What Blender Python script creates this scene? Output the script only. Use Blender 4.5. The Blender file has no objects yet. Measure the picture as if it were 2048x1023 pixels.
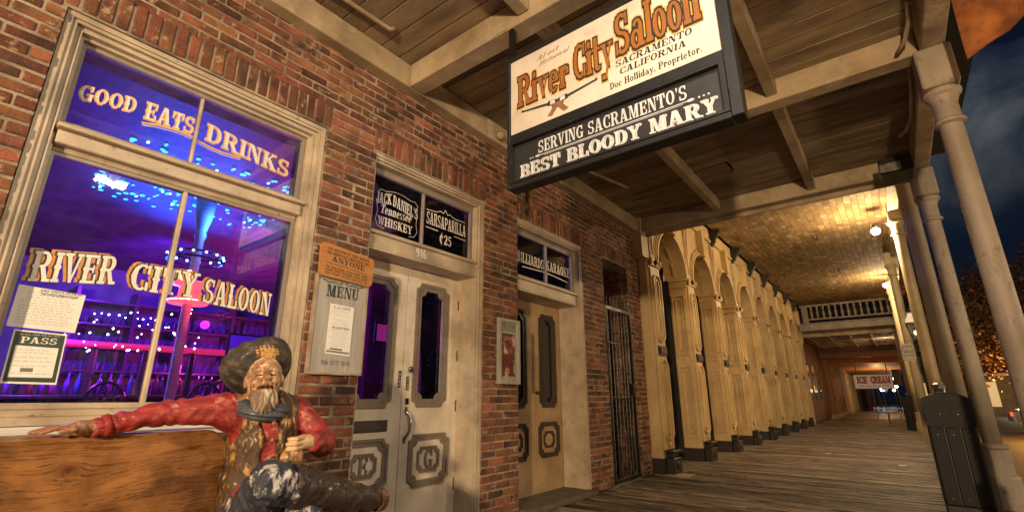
import bpy, math, random
import numpy as np
from mathutils import Vector, Matrix
R_ = math.radians
random.seed(7)
S = bpy.context.scene
COL = S.collection

# ------------------------------------------------------------------ camera, world, light, exposure
f_px = 959.0
cam_d = bpy.data.cameras.new('camera'); cam = bpy.data.objects.new('camera', cam_d); COL.objects.link(cam)
S.camera = cam
cam_d.sensor_width = 36.0; cam_d.lens = 36.0 * f_px / 2048.0
cam_d.clip_start = 0.05; cam_d.clip_end = 600
vY = Vector((1800-1024, -(793-511.5), -f_px)).normalized()
vZ = Vector((1015-1024, (2731+511.5), -f_px)); vZ = (vZ - vY*vZ.dot(vY)).normalized()
vX = vY.cross(vZ)
CAM = Vector((3.1216, 0.0, 1.1))
cam.matrix_world = Matrix.Translation(CAM) @ Matrix((vX, vY, vZ)).to_4x4()
S.render.resolution_x = 1024; S.render.resolution_y = 511
S.render.engine = 'CYCLES'
S.view_settings.view_transform = 'Standard'; S.view_settings.look = 'None'
S.view_settings.gamma = 1; S.view_settings.use_curve_mapping = False
S.view_settings.exposure = 0.0

W = bpy.data.worlds.new('World'); S.world = W; W.use_nodes = True
def build_world():
    nt = W.node_tree; N = nt.nodes; L = nt.links; N.clear()
    out = N.new('ShaderNodeOutputWorld'); bg = N.new('ShaderNodeBackground'); bg2 = N.new('ShaderNodeBackground'); add = N.new('ShaderNodeAddShader')
    sky = N.new('ShaderNodeTexSky'); sky.sky_type = 'NISHITA'; sky.sun_disc = False
    sky.sun_elevation = R_(2); sky.sun_rotation = R_(200)
    L.new(sky.outputs[0], bg2.inputs[0]); bg2.inputs[1].default_value = 0.0015
    tc = N.new('ShaderNodeTexCoord'); mp = N.new('ShaderNodeMapping'); mp.inputs['Scale'].default_value = (1.5, 1.5, 2.0)
    mp.inputs['Rotation'].default_value = (0.5, 0.35, 0.3)
    n1 = N.new('ShaderNodeTexNoise'); n1.inputs['Scale'].default_value = 2.1; n1.inputs['Detail'].default_value = 6; n1.inputs['Roughness'].default_value = 0.55
    n1.inputs['Distortion'].default_value = 0.5
    L.new(tc.outputs['Generated'], mp.inputs[0]); L.new(mp.outputs[0], n1.inputs['Vector'])
    cr = N.new('ShaderNodeValToRGB'); e = cr.color_ramp.elements
    e[0].position = .38; e[0].color = (.0018, .0045, .014, 1); e[1].position = .62; e[1].color = (.12, .13, .145, 1)
    m = cr.color_ramp.elements.new(.50); m.color = (.022, .030, .046, 1)
    L.new(n1.outputs['Fac'], cr.inputs[0])
    # clouds thin out towards the horizon
    sx = N.new('ShaderNodeSeparateXYZ'); L.new(tc.outputs['Generated'], sx.inputs[0])
    mr = N.new('ShaderNodeMapRange'); mr.inputs['From Min'].default_value = .22; mr.inputs['From Max'].default_value = .45
    L.new(sx.outputs['Z'], mr.inputs['Value'])
    mx = N.new('ShaderNodeMix'); mx.data_type = 'RGBA'; mx.inputs['A'].default_value = (.0016, .0042, .013, 1)
    L.new(mr.outputs[0], mx.inputs['Factor']); L.new(cr.outputs[0], mx.inputs['B'])
    L.new(mx.outputs['Result'], bg.inputs[0]); bg.inputs[1].default_value = 1.0
    L.new(bg.outputs[0], add.inputs[0]); L.new(bg2.outputs[0], add.inputs[1]); L.new(add.outputs[0], out.inputs[0])
build_world()
sun_d = bpy.data.lights.new('moon', 'SUN'); sun_d.energy = 0.03; sun_d.angle = R_(4); sun_d.color = (.75, .85, 1)
sun = bpy.data.objects.new('moon', sun_d); COL.objects.link(sun); sun.rotation_euler = (R_(40), R_(35), 0)

def lamp(name, kind, loc, power, color, size=.1, target=None, spot=None, blend=.6):
    d = bpy.data.lights.new(name, kind); d.energy = power; d.color = color
    if kind == 'AREA' and isinstance(size, tuple): d.shape = 'RECTANGLE'; d.size, d.size_y = size
    elif kind == 'AREA': d.size = size
    else: d.shadow_soft_size = size
    if spot: d.spot_size = R_(spot); d.spot_blend = blend
    o = bpy.data.objects.new(name, d); COL.objects.link(o); o.location = loc
    if target is not None: o.rotation_euler = (Vector(target)-Vector(loc)).to_track_quat('-Z', 'Y').to_euler()
    return o

# ------------------------------------------------------------------ helpers
WL = {}
class M:
    def __init__(s): s.v = []; s.f = []; s.m = []
    def add(s, vs, fs, m=0):
        b = len(s.v); s.v += [tuple(p) for p in vs]
        for q in fs: s.f.append(tuple(b+i for i in q)); s.m.append(m)
        return s
    def box(s, x0, x1, y0, y1, z0, z1, c=0, m=0):
        if x0 > x1: x0, x1 = x1, x0
        if y0 > y1: y0, y1 = y1, y0
        if z0 > z1: z0, z1 = z1, z0
        c = min(c, (x1-x0)*.45, (y1-y0)*.45, (z1-z0)*.45)
        if c <= 0:
            vs = [(x, y, z) for x in (x0, x1) for y in (y0, y1) for z in (z0, z1)]
            return s.add(vs, [(0,1,3,2),(4,6,7,5),(0,4,5,1),(2,3,7,6),(0,2,6,4),(1,5,7,3)], m)
        lo = (x0, y0, z0); hi = (x1, y1, z1); vs = []; idx = {}
        for sx in (0,1):
            for sy in (0,1):
                for sz in (0,1):
                    sg = (sx, sy, sz)
                    for a in range(3):
                        p = []
                        for k in range(3):
                            base = (hi if sg[k] else lo)[k]
                            if k != a: base += -c if sg[k] else c
                            p.append(base)
                        idx[(sx,sy,sz,a)] = len(vs); vs.append(p)
        fs = []
        g = lambda sg, a: idx[(*sg, a)]
        for a in range(3):
            b, d = [(1,2),(2,0),(0,1)][a]
            for t in (0,1):
                q = []
                for u, w in ((0,0),(1,0),(1,1),(0,1)):
                    sg = [0,0,0]; sg[a] = t; sg[b] = u; sg[d] = w; q.append(g(sg, a))
                fs.append(q if t else q[::-1])
        for a in range(3):   # edges along a
            b, d = [(1,2),(2,0),(0,1)][a]
            for u in (0,1):
                for w in (0,1):
                    s0 = [0,0,0]; s1 = [0,0,0]; s0[b] = s1[b] = u; s0[d] = s1[d] = w; s1[a] = 1
                    q = [g(s0,b), g(s1,b), g(s1,d), g(s0,d)]
                    fs.append(q[::-1] if (u ^ w) == 0 else q)
        for sx in (0,1):
            for sy in (0,1):
                for sz in (0,1):
                    q = [g((sx,sy,sz),0), g((sx,sy,sz),1), g((sx,sy,sz),2)]
                    fs.append(q if (sx+sy+sz) % 2 else q[::-1])
        return s.add(vs, fs, m)
    def prism(s, pts, fn, d0, d1, m=0):
        """closed outline pts (u,v); fn(u,v,d)->xyz ; extruded d0..d1"""
        n = len(pts)
        vs = [fn(u, v, d1) for u, v in pts] + [fn(u, v, d0) for u, v in pts]
        fs = [tuple(range(n)), tuple(range(2*n-1, n-1, -1))] + [(i, n+i, n+(i+1) % n, (i+1) % n) for i in range(n)]
        return s.add(vs, fs, m)
    def ring(s, outer, inner, fn, d0, d1, m=0):
        n = len(outer)
        vs = [fn(u, v, d1) for u, v in outer] + [fn(u, v, d1) for u, v in inner] + [fn(u, v, d0) for u, v in outer] + [fn(u, v, d0) for u, v in inner]
        fs = []
        for i in range(n):
            j = (i+1) % n
            fs += [(i, j, n+j, n+i), (2*n+i, 2*n+j, j, i), (n+i, n+j, 3*n+j, 3*n+i), (2*n+j, 2*n+i, 3*n+i, 3*n+j)]
        return s.add(vs, fs, m)
    def tube(s, path, r, n=8, cap=True, m=0):
        path = [Vector(p) for p in path]; rs = r if isinstance(r, (list, tuple)) else [r]*len(path)
        vs = []; up = None
        for i, p in enumerate(path):
            t = (path[min(i+1, len(path)-1)] - path[max(i-1, 0)]).normalized()
            if up is None: up = Vector((0,0,1)) if abs(t.z) < .9 else Vector((1,0,0))
            a = t.cross(up).normalized(); b = t.cross(a).normalized(); up = -b if False else (a.cross(t)).normalized()
            for k in range(n):
                th = 2*math.pi*k/n; vs.append(p + (a*math.cos(th) + b*math.sin(th))*rs[i])
        fs = [(i*n+k, i*n+(k+1) % n, (i+1)*n+(k+1) % n, (i+1)*n+k) for i in range(len(path)-1) for k in range(n)]
        if cap: fs += [tuple(range(n-1, -1, -1)), tuple((len(path)-1)*n+k for k in range(n))]
        return s.add(vs, fs, m)
    def lathe(s, c, prof, n=24, m=0, sq=False):
        vs = []
        for r, z in prof:
            for k in range(n):
                th = 2*math.pi*(k+.5)/n; vs.append((c[0]+r*math.cos(th), c[1]+r*math.sin(th), c[2]+z))
        fs = [(i*n+k, i*n+(k+1) % n, (i+1)*n+(k+1) % n, (i+1)*n+k) for i in range(len(prof)-1) for k in range(n)]
        fs += [tuple(range(n-1, -1, -1)), tuple((len(prof)-1)*n+k for k in range(n))]
        return s.add(vs, fs, m)
    def sphere(s, c, r, n=10, m=0):
        rr = r if isinstance(r, (list, tuple)) else (r, r, r); vs = []; h = n//2
        for i in range(h+1):
            ph = math.pi*i/h
            for k in range(n):
                th = 2*math.pi*k/n; vs.append((c[0]+rr[0]*math.sin(ph)*math.cos(th), c[1]+rr[1]*math.sin(ph)*math.sin(th), c[2]-rr[2]*math.cos(ph)))
        fs = [(i*n+k, i*n+(k+1) % n, (i+1)*n+(k+1) % n, (i+1)*n+k) for i in range(h) for k in range(n)]
        return s.add(vs, fs, m)

def center(vs):
    a = np.array(vs); lo = a.min(0); hi = a.max(0)
    return Vector(((lo[0]+hi[0])/2, (lo[1]+hi[1])/2, lo[2]))

def obj(name, mm, mats, parent=None, kind=None, smooth=False, origin=None, label=None, whole=False):
    mk = getattr(mm, 'marks', [])
    if name == 'lettering' and len(mk) > 1 and not whole:      # one object per line of writing
        mk = [(0, 0)]+mk[1:]+[(len(mm.v), len(mm.f))]; o = None
        for (v0, f0), (v1, f1) in zip(mk[:-1], mk[1:]):
            q = M(); q.v = mm.v[v0:v1]; q.f = [tuple(i-v0 for i in f) for f in mm.f[f0:f1]]; q.m = mm.m[f0:f1]
            if q.f: o = obj(name, q, mats, parent, kind, smooth, None, label)
        return o
    o3 = Vector(origin) if origin is not None else center(mm.v)
    me = bpy.data.meshes.new(name)
    me.from_pydata([(p[0]-o3[0], p[1]-o3[1], p[2]-o3[2]) for p in mm.v], [], mm.f)
    if not isinstance(mats, (list, tuple)): mats = [mats]
    for x in mats: me.materials.append(x)
    if len(mats) > 1: me.polygons.foreach_set('material_index', mm.m)
    if smooth: me.polygons.foreach_set('use_smooth', [True]*len(me.polygons))
    me.validate()
    return place(name, me, o3, parent, kind, label)

def place(name, me, loc, parent=None, kind=None, label=None, scale=None, rot=None):
    o = bpy.data.objects.new(name, me); COL.objects.link(o)
    loc = Vector(loc); WL[o.name] = loc
    if parent: o.parent = parent; o.location = loc - WL[parent.name]
    else: o.location = loc
    if scale: o.scale = scale
    if rot: o.rotation_euler = rot
    if kind: o['kind'] = kind
    if label: o['label'] = label
    return o

def thing(name, label, cat, loc, group=None):
    o = bpy.data.objects.new(name, None); COL.objects.link(o); o.location = loc; o.empty_display_size = .2
    WL[o.name] = Vector(loc); o['label'] = label; o['category'] = cat
    if group: o['group'] = group
    return o
def tag(o, label, cat, group=None):
    o['label'] = label; o['category'] = cat
    if group: o['group'] = group
    return o
def copy_tree(o, delta, parent=None):
    c = o.copy(); COL.objects.link(c); c.parent = parent
    WL[c.name] = WL[o.name] + Vector(delta)
    if parent is None: c.location = o.location + Vector(delta)
    for ch in list(o.children):
        if ch.parent == o: copy_tree(ch, delta, c)
    return c

# ------------------------------------------------------------------ materials
def mat(name, c1, c2=None, scale=6, stretch=(1,1,1), rough=.6, bump=.2, bdist=.004, metal=0, coat=0, c3=None, c3t=.62, c3scale=9, rand=0, island=0,
        detail=6, contrast=.18, spec=.5, fine=0, bscale=None, c3soft=.04, gobj=False):
    m = bpy.data.materials.new(name); m.use_nodes = True; nt = m.node_tree; N = nt.nodes; L = nt.links
    b = N['Principled BSDF']; b.inputs['Roughness'].default_value = rough; b.inputs['Metallic'].default_value = metal
    b.inputs['Coat Weight'].default_value = coat; b.inputs['Coat Roughness'].default_value = .15; b.inputs['Specular IOR Level'].default_value = spec
    c2 = c2 or tuple(x*.7 for x in c1)
    geo = N.new('ShaderNodeNewGeometry'); mp = N.new('ShaderNodeMapping'); mp.inputs['Scale'].default_value = stretch
    src = geo.outputs['Position']
    oi = N.new('ShaderNodeObjectInfo')
    if rand or island:
        # every piece gets its own patch of the pattern
        ad = N.new('ShaderNodeMath'); ad.operation = 'ADD'; L.new(oi.outputs['Random'], ad.inputs[0])
        if island: L.new(geo.outputs['Random Per Island'], ad.inputs[1])
        else: ad.inputs[1].default_value = 0
        fr = N.new('ShaderNodeMath'); fr.operation = 'FRACT'; L.new(ad.outputs[0], fr.inputs[0])
        vm = N.new('ShaderNodeVectorMath'); vm.operation = 'SCALE'; vm.inputs[0].default_value = (7, 11, 5); L.new(fr.outputs[0], vm.inputs['Scale'])
        va = N.new('ShaderNodeVectorMath'); va.operation = 'ADD'; L.new(src, va.inputs[0]); L.new(vm.outputs[0], va.inputs[1]); src = va.outputs[0]
    L.new(src, mp.inputs[0])
    n1 = N.new('ShaderNodeTexNoise'); n1.inputs['Scale'].default_value = scale; n1.inputs['Detail'].default_value = detail; n1.inputs['Roughness'].default_value = .62
    L.new(mp.outputs[0], n1.inputs['Vector'])
    mr = N.new('ShaderNodeMapRange'); mr.inputs['From Min'].default_value = .5-contrast; mr.inputs['From Max'].default_value = .5+contrast
    L.new(n1.outputs['Fac'], mr.inputs['Value'])
    mx = N.new('ShaderNodeMix'); mx.data_type = 'RGBA'; mx.inputs['A'].default_value = (*c1, 1); mx.inputs['B'].default_value = (*c2, 1)
    L.new(mr.outputs[0], mx.inputs['Factor']); col = mx.outputs['Result']
    if rand or island:
        k = N.new('ShaderNodeMapRange'); k.inputs['To Min'].default_value = 1-max(rand, island); k.inputs['To Max'].default_value = 1+max(rand, island)
        L.new(fr.outputs[0], k.inputs['Value'])
        hv = N.new('ShaderNodeHueSaturation'); L.new(k.outputs[0], hv.inputs['Value']); L.new(col, hv.inputs['Color'])
        f2 = N.new('ShaderNodeMath'); f2.operation = 'MULTIPLY'; f2.inputs[1].default_value = 7.3; L.new(fr.outputs[0], f2.inputs[0])
        f3 = N.new('ShaderNodeMath'); f3.operation = 'FRACT'; L.new(f2.outputs[0], f3.inputs[0])
        k2 = N.new('ShaderNodeMapRange'); k2.inputs['To Min'].default_value = .488; k2.inputs['To Max'].default_value = .512; L.new(f3.outputs[0], k2.inputs['Value'])
        L.new(k2.outputs[0], hv.inputs['Hue']); col = hv.outputs[0]
    if c3:
        n3 = N.new('ShaderNodeTexNoise'); n3.inputs['Scale'].default_value = c3scale; n3.inputs['Detail'].default_value = 9; n3.inputs['Roughness'].default_value = .68
        L.new(mp.outputs[0], n3.inputs['Vector'])
        m3 = N.new('ShaderNodeMapRange'); m3.inputs['From Min'].default_value = c3t-c3soft; m3.inputs['From Max'].default_value = c3t+c3soft
        L.new(n3.outputs['Fac'], m3.inputs['Value'])
        x3 = N.new('ShaderNodeMix'); x3.data_type = 'RGBA'; x3.inputs['B'].default_value = (*c3, 1)
        L.new(m3.outputs[0], x3.inputs['Factor']); L.new(col, x3.inputs['A']); col = x3.outputs['Result']
    L.new(col, b.inputs['Base Color'])
    if bump:
        nb = N.new('ShaderNodeTexNoise'); nb.inputs['Scale'].default_value = bscale or scale*5; nb.inputs['Detail'].default_value = 8; nb.inputs['Roughness'].default_value = .65
        L.new(mp.outputs[0], nb.inputs['Vector'])
        bp = N.new('ShaderNodeBump'); bp.inputs['Strength'].default_value = bump; bp.inputs['Distance'].default_value = bdist
        L.new(nb.outputs['Fac'], bp.inputs['Height']); L.new(bp.outputs[0], b.inputs['Normal'])
        rr = N.new('ShaderNodeMapRange'); rr.inputs['To Min'].default_value = max(.05, rough-.18); rr.inputs['To Max'].default_value = min(1, rough+.15)
        L.new(nb.outputs['Fac'], rr.inputs['Value']); L.new(rr.outputs[0], b.inputs['Roughness'])
    return m
def emit(name, c, s):
    m = bpy.data.materials.new(name); m.use_nodes = True; N = m.node_tree.nodes; b = N['Principled BSDF']
    b.inputs['Base Color'].default_value = (*[min(.8, x) for x in c], 1); b.inputs['Emission Color'].default_value = (*c, 1); b.inputs['Emission Strength'].default_value = s
    b.inputs['Roughness'].default_value = .5
    return m
def glass(name, tint=(1,1,1), refl=1.0, dirt=.05):
    m = bpy.data.materials.new(name); m.use_nodes = True; nt = m.node_tree; N = nt.nodes; L = nt.links; N.remove(N['Principled BSDF'])
    out = [n for n in N if n.type == 'OUTPUT_MATERIAL'][0]
    tr = N.new('ShaderNodeBsdfTransparent'); tr.inputs[0].default_value = (*tint, 1)
    gl = N.new('ShaderNodeBsdfGlossy'); gl.inputs['Roughness'].default_value = .012; gl.inputs[0].default_value = (1,1,1,1)
    fr = N.new('ShaderNodeFresnel'); fr.inputs[0].default_value = 1.5
    mu = N.new('ShaderNodeMath'); mu.operation = 'MULTIPLY'; mu.inputs[1].default_value = refl; L.new(fr.outputs[0], mu.inputs[0])
    mx = N.new('ShaderNodeMixShader'); L.new(mu.outputs[0], mx.inputs[0]); L.new(tr.outputs[0], mx.inputs[1]); L.new(gl.outputs[0], mx.inputs[2])
    # wiped dust and smears
    geo = N.new('ShaderNodeNewGeometry'); mp = N.new('ShaderNodeMapping'); mp.inputs['Scale'].default_value = (1, 1, 1); L.new(geo.outputs['Position'], mp.inputs[0])
    n = N.new('ShaderNodeTexNoise'); n.inputs['Scale'].default_value = 2.2; n.inputs['Detail'].default_value = 9; n.inputs['Roughness'].default_value = .7; n.inputs['Distortion'].default_value = 2.5
    L.new(mp.outputs[0], n.inputs['Vector'])
    mr = N.new('ShaderNodeMapRange'); mr.inputs['From Min'].default_value = .5; mr.inputs['From Max'].default_value = .75; mr.inputs['To Max'].default_value = dirt*2; mr.inputs['To Min'].default_value = dirt*.3
    L.new(n.outputs['Fac'], mr.inputs['Value'])
    df = N.new('ShaderNodeBsdfDiffuse'); df.inputs[0].default_value = (.5, .5, .52, 1)
    m2 = N.new('ShaderNodeMixShader'); L.new(mr.outputs[0], m2.inputs[0]); L.new(mx.outputs[0], m2.inputs[1]); L.new(df.outputs[0], m2.inputs[2])
    L.new(m2.outputs[0], out.inputs[0])
    return m

BRICK = mat('brick', (.28,.10,.048), (.065,.028,.019), scale=3.2, contrast=.13, detail=10, rough=.85, bump=1, bdist=.012, rand=.42, island=.42, c3=(.42,.28,.17), c3t=.61, c3scale=12, bscale=60)
MORTAR = mat('mortar', (.44,.36,.26), (.15,.115,.085), scale=4, contrast=.13, rough=.95, bump=1, bdist=.01, bscale=90)
TRIM = mat('beige_trim_paint', (.56,.46,.34), (.33,.265,.19), scale=3, contrast=.14, rough=.45, bump=.35, c3=(.17,.13,.10), c3t=.66, c3scale=16, bscale=70)
TRIMG = mat('grey_sash_paint', (.30,.25,.195), (.22,.18,.14), scale=7, rough=.45, bump=.4, c3=(.5,.43,.34), c3t=.7, c3scale=30, bscale=60)
DOORP = mat('cream_door_paint', (.78,.69,.56), (.54,.455,.35), scale=3, contrast=.14, rough=.42, bump=.35, c3=(.14,.09,.06), c3t=.70, c3scale=22, bscale=80)
DOORM = mat('taupe_moulding_paint', (.22,.185,.145), (.16,.13,.10), scale=9, rough=.4, bump=.3, c3=(.35,.29,.22), c3t=.68, c3scale=30)
DARKM = mat('dark_brown_paint', (.06,.045,.035), (.04,.03,.025), scale=9, rough=.4, bump=.3)
CREAM = mat('arcade_cream_paint', (.64,.48,.25), (.40,.275,.13), scale=1.6, contrast=.22, rough=.5, bump=.3, c3=(.22,.14,.07), c3t=.66, c3scale=9, bscale=60)
CREAMD = mat('arcade_dark_base', (.024,.019,.016), (.014,.011,.010), scale=9, rough=.5, bump=.3)
SOFF = mat('weathered_porch_paint', (.46,.355,.225), (.22,.16,.10), scale=2.2, rough=.7, bump=.4, c3=(.50,.41,.28), c3t=.63, c3scale=3.5, c3soft=.07, bscale=50)
SOFB = mat('porch_ceiling_board', (.36,.27,.17), (.12,.088,.055), scale=3, stretch=(.35,1.5,1), rough=.75, bump=.5, c3=(.42,.33,.21), c3t=.66, c3scale=3.2, c3soft=.1, rand=.22, bscale=40)
SOFC = mat('arcade_ceiling_board', (.33,.22,.10), (.14,.09,.04), scale=1.1, contrast=.19, rough=.85, spec=.2, bump=.5, c3=(.58,.45,.25), c3t=.62, c3scale=2.4, c3soft=.1, rand=.035, bscale=40)
COLM = mat('column_paint', (.38,.32,.25), (.21,.17,.13), scale=2.5, stretch=(1,1,.5), rough=.6, bump=.7, c3=(.13,.10,.075), c3t=.62, c3scale=12, bscale=45, c3soft=.06)
PLANK = mat('boardwalk_plank', (.27,.205,.15), (.022,.016,.012), scale=4, stretch=(.6,9,4), rough=.5, bump=1, bdist=.02, rand=.72, island=.72, contrast=.11, c3=(.46,.36,.27), c3t=.63, c3scale=6, bscale=10)
SILLW = mat('white_sill_paint', (.70,.68,.66), (.5,.48,.46), scale=8, stretch=(1,.3,6), rough=.5, bump=.4)
BLACK = mat('black_iron', (.03,.028,.026), (.02,.018,.016), scale=12, rough=.35, bump=.5, metal=.6, c3=(.10,.06,.04), c3t=.66, c3scale=25)
STEEL = mat('worn_steel', (.35,.33,.30), (.16,.14,.12), scale=20, rough=.35, bump=.3, metal=.9)
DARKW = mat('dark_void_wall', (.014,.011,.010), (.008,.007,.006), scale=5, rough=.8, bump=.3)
BROWNW = mat('brown_timber', (.20,.085,.035), (.11,.045,.02), scale=4, stretch=(3,3,.6), rough=.6, bump=.6, rand=.25)
REDW = mat('red_brown_boards', (.15,.045,.02), (.075,.022,.012), scale=4, rough=.6, bump=.5, rand=.3)
WHITEP = mat('white_paper', (.80,.79,.76), (.72,.71,.68), scale=10, rough=.7, bump=.1)
INK = mat('black_ink', (.02,.02,.02), (.03,.03,.03), rough=.5, bump=0)
INKG = mat('grey_ink', (.12,.12,.13), (.2,.2,.2), rough=.6, bump=0)
GREEN = mat('dark_green_print', (.03,.055,.045), (.045,.07,.06), scale=20, rough=.5, bump=0)
GOLD = mat('gold_leaf_paint', (.75,.44,.10), (.60,.32,.07), scale=30, rough=.35, bump=.1)
CREAML = mat('ivory_letter_paint', (.80,.77,.70), (.66,.62,.55), scale=25, rough=.4, bump=.1)
ORANGL = mat('orange_letter_shadow', (.62,.27,.05), (.5,.2,.04), scale=25, rough=.4, bump=.1)
SIGNW = mat('aged_white_sign_face', (.66,.60,.52), (.54,.46,.37), scale=3, rough=.55, bump=.1, c3=(.40,.27,.16), c3t=.70, c3scale=7, c3soft=.1)
SIGNK = mat('black_sign_frame', (.018,.018,.021), (.010,.010,.012), scale=10, rough=.5, bump=.3, spec=.35, c3=(.06,.06,.065), c3t=.66, c3scale=18)
SIGNP = mat('charcoal_sign_panel', (.028,.028,.031), (.018,.018,.02), scale=6, rough=.5, bump=.15)
SILV = mat('silver_letter_paint', (.68,.68,.68), (.45,.45,.46), scale=20, rough=.4, bump=.1)
RUSTL = mat('rust_brown_letter', (.27,.095,.025), (.34,.13,.03), scale=5, rough=.45, bump=.1)
GREYWD = mat('whitewashed_board', (.42,.41,.38), (.30,.28,.25), scale=4, stretch=(6,6,.5), rough=.7, bump=.5, c3=(.33,.15,.06), c3t=.67, c3scale=5, bscale=20)
TANWD = mat('stained_orange_board', (.50,.22,.06), (.36,.15,.04), scale=4, stretch=(4,.5,8), rough=.45, bump=.3, coat=.3)
# ------------------------------------------------------------------ western lettering drawn as stroke shapes
T, H_, SF = .22, .09, .10
def _r(x0, y0, x1, y1): return [(x0,y0),(x1,y0),(x1,y1),(x0,y1)]
def _arc(cx, cy, rx, ry, a0, a1, tx, ty, n=14):
    k = max(3, int(n*abs(a1-a0)/360)+2); out = []
    o = []; i = []
    for q in range(k+1):
        a = R_(a0+(a1-a0)*q/k); o.append((cx+rx*math.cos(a), cy+ry*math.sin(a))); i.append((cx+(rx-tx)*math.cos(a), cy+(ry-ty)*math.sin(a)))
    for q in range(k): out.append([o[q], o[q+1], i[q+1], i[q]])
    return out
def _stem(x, y0=0, y1=1, b=1, t=1, e=.08, w=None, spur=False):
    w = w or T; r = [_r(x, y0, x+w, y1)]
    if b: r.append(_r(x-e, y0, x+w+e, y0+SF))
    if t: r.append(_r(x-e, y1-SF, x+w+e, y1))
    if spur:
        m = (y0+y1)/2; r.append([(x-.07, m), (x, m-.09), (x+w, m-.09), (x+w+.07, m), (x+w, m+.09), (x, m+.09)])
    return r
def glyph(c, spur=False):
    s = lambda x, **k: _stem(x, spur=spur and k.get('y1', 1) >= .99 and k.get('y0', 0) == 0, **k)
    sp = [[(-.03,.5),(.04,.40),(.04,.60)], [(.83,.5),(.76,.60),(.76,.40)]] if spur else []
    if c == ' ': return [], .42
    if c == 'A': return [[(.30,1),(.42,1),(.22,0),(.08,0)], [(.34,1),(.56,1),(.84,0),(.58,0)], _r(.18,.26,.66,.26+H_), _r(0,0,.30,SF), _r(.50,0,.92,SF)], .94
    if c == 'B': return s(.08)+[_r(.2,0,.5,H_), _r(.2,.47,.5,.47+H_), _r(.2,1-H_,.5,1)]+_arc(.48,.26,.32,.26,-90,90,T,H_)+_arc(.46,.75,.30,.25,-90,90,T*.95,H_), .84
    if c == 'C': return _arc(.42,.5,.42,.5,55,305,T,H_)+[_r(.64,.64,.76,.98), _r(.64,.02,.76,.34)]+sp[:1], .82
    if c == 'D': return s(.08)+[_r(.2,0,.42,H_), _r(.2,1-H_,.42,1)]+_arc(.42,.5,.40,.5,-90,90,T,H_)+sp[1:], .86
    if c == 'E': return s(.08)+[_r(.2,0,.72,SF), _r(.2,1-SF,.72,1), _r(.2,.46,.55,.54), _r(.62,0,.74,.32), _r(.62,.68,.74,1), _r(.50,.36,.58,.64)], .80
    if c == 'F': return s(.08)+[_r(.2,1-SF,.72,1), _r(.2,.46,.55,.54), _r(.62,.68,.74,1), _r(.50,.36,.58,.64)], .76
    if c == 'G': return _arc(.42,.5,.42,.5,50,320,T,H_)+[_r(.64,.66,.76,.98), _r(.60,.04,.78,.44), _r(.46,.38,.84,.46)]+sp[:1], .88
    if c == 'H': return s(.08)+s(.62)+[_r(.2,.46,.7,.54)], .94
    if c == 'I': return s(.08), .40
    if c == 'J': return s(.30, b=0)+_arc(.26,.24,.26,.24,180,360,T*.8,H_)+[_r(.0,.22,.14,.36)], .62
    if c == 'K': return s(.08)+[[(.26,.42),(.26,.54),(.62,1),(.76,1)], [(.30,.52),(.46,.66),(.88,0),(.62,0)], _r(.54,1-SF,.86,1), _r(.54,0,.94,SF)], .94
    if c == 'L': return s(.08)+[_r(.2,0,.70,SF), _r(.60,0,.72,.36)], .76
    if c == 'M': return [_r(.10,0,.19,1), _r(0,0,.30,SF), _r(0,1-SF,.3,1), [(.14,1),(.36,1),(.60,.0),(.46,0)], [(.50,0),(.60,0),(.84,1),(.72,1)], _r(.76,0,.98,1), _r(.68,0,1.06,SF), _r(.8,1-SF,1.06,1)], 1.1
    if c == 'N': return [_r(.08,0,.17,1), _r(0,0,.28,SF), _r(0,1-SF,.2,1), [(.10,1),(.34,1),(.78,0),(.58,0)], _r(.68,0,.77,1), _r(.57,1-SF,.86,1)], .90
    if c == 'O': return _arc(.41,.5,.41,.5,0,360,T,H_)+sp, .86
    if c == 'P': return s(.08)+[_r(.2,.42,.5,.42+H_), _r(.2,1-H_,.5,1)]+_arc(.47,.71,.32,.29,-90,90,T,H_), .82
    if c == 'R': return s(.08)+[_r(.2,.46,.5,.46+H_), _r(.2,1-H_,.5,1)]+_arc(.47,.73,.32,.27,-90,90,T,H_)+[[(.38,.50),(.60,.50),(.86,0),(.62,0)], _r(.58,0,.94,SF)], .92
    if c == 'S': return _arc(.38,.73,.34,.27,40,270,T*.85,H_)+_arc(.38,.27,.36,.27,-140,90,T*.85,H_)+[_r(.58,.70,.68,.98), _r(.04,.02,.14,.32)], .78
    if c == 'T': return [_r(.28,0,.28+T,1), _r(.18,0,.60,SF), _r(0,1-SF,.78,1), _r(0,.64,.11,1), _r(.67,.64,.78,1)]+([[(.21,.5),(.28,.41),(.5,.41),(.57,.5),(.5,.59),(.28,.59)]] if spur else []), .82
    if c == 'U': return [_r(.08,.3,.08+T,1), _r(0,1-SF,.38,1), _r(.62,.3,.71,1), _r(.53,1-SF,.82,1)]+_arc(.395,.3,.315,.3,180,360,.16,H_), .86
    if c == 'V': return [[(.04,1),(.28,1),(.52,0),(.38,0)], [(.40,0),(.50,0),(.80,1),(.68,1)], _r(-.03,1-SF,.38,1), _r(.56,1-SF,.88,1)], .88
    if c == 'W': return [[(.04,1),(.26,1),(.44,0),(.32,0)], [(.34,0),(.42,0),(.60,1),(.50,1)], [(.46,1),(.66,1),(.86,0),(.74,0)], [(.76,0),(.84,0),(1.08,1),(.98,1)], _r(-.03,1-SF,.34,1), _r(.9,1-SF,1.15,1)], 1.16
    if c == 'Y': return [[(.04,1),(.28,1),(.50,.42),(.32,.42)], [(.36,.42),(.48,.42),(.78,1),(.66,1)], _r(.31,0,.52,.45), _r(-.03,1-SF,.36,1), _r(.54,1-SF,.86,1), _r(.2,0,.63,SF)], .86
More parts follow.
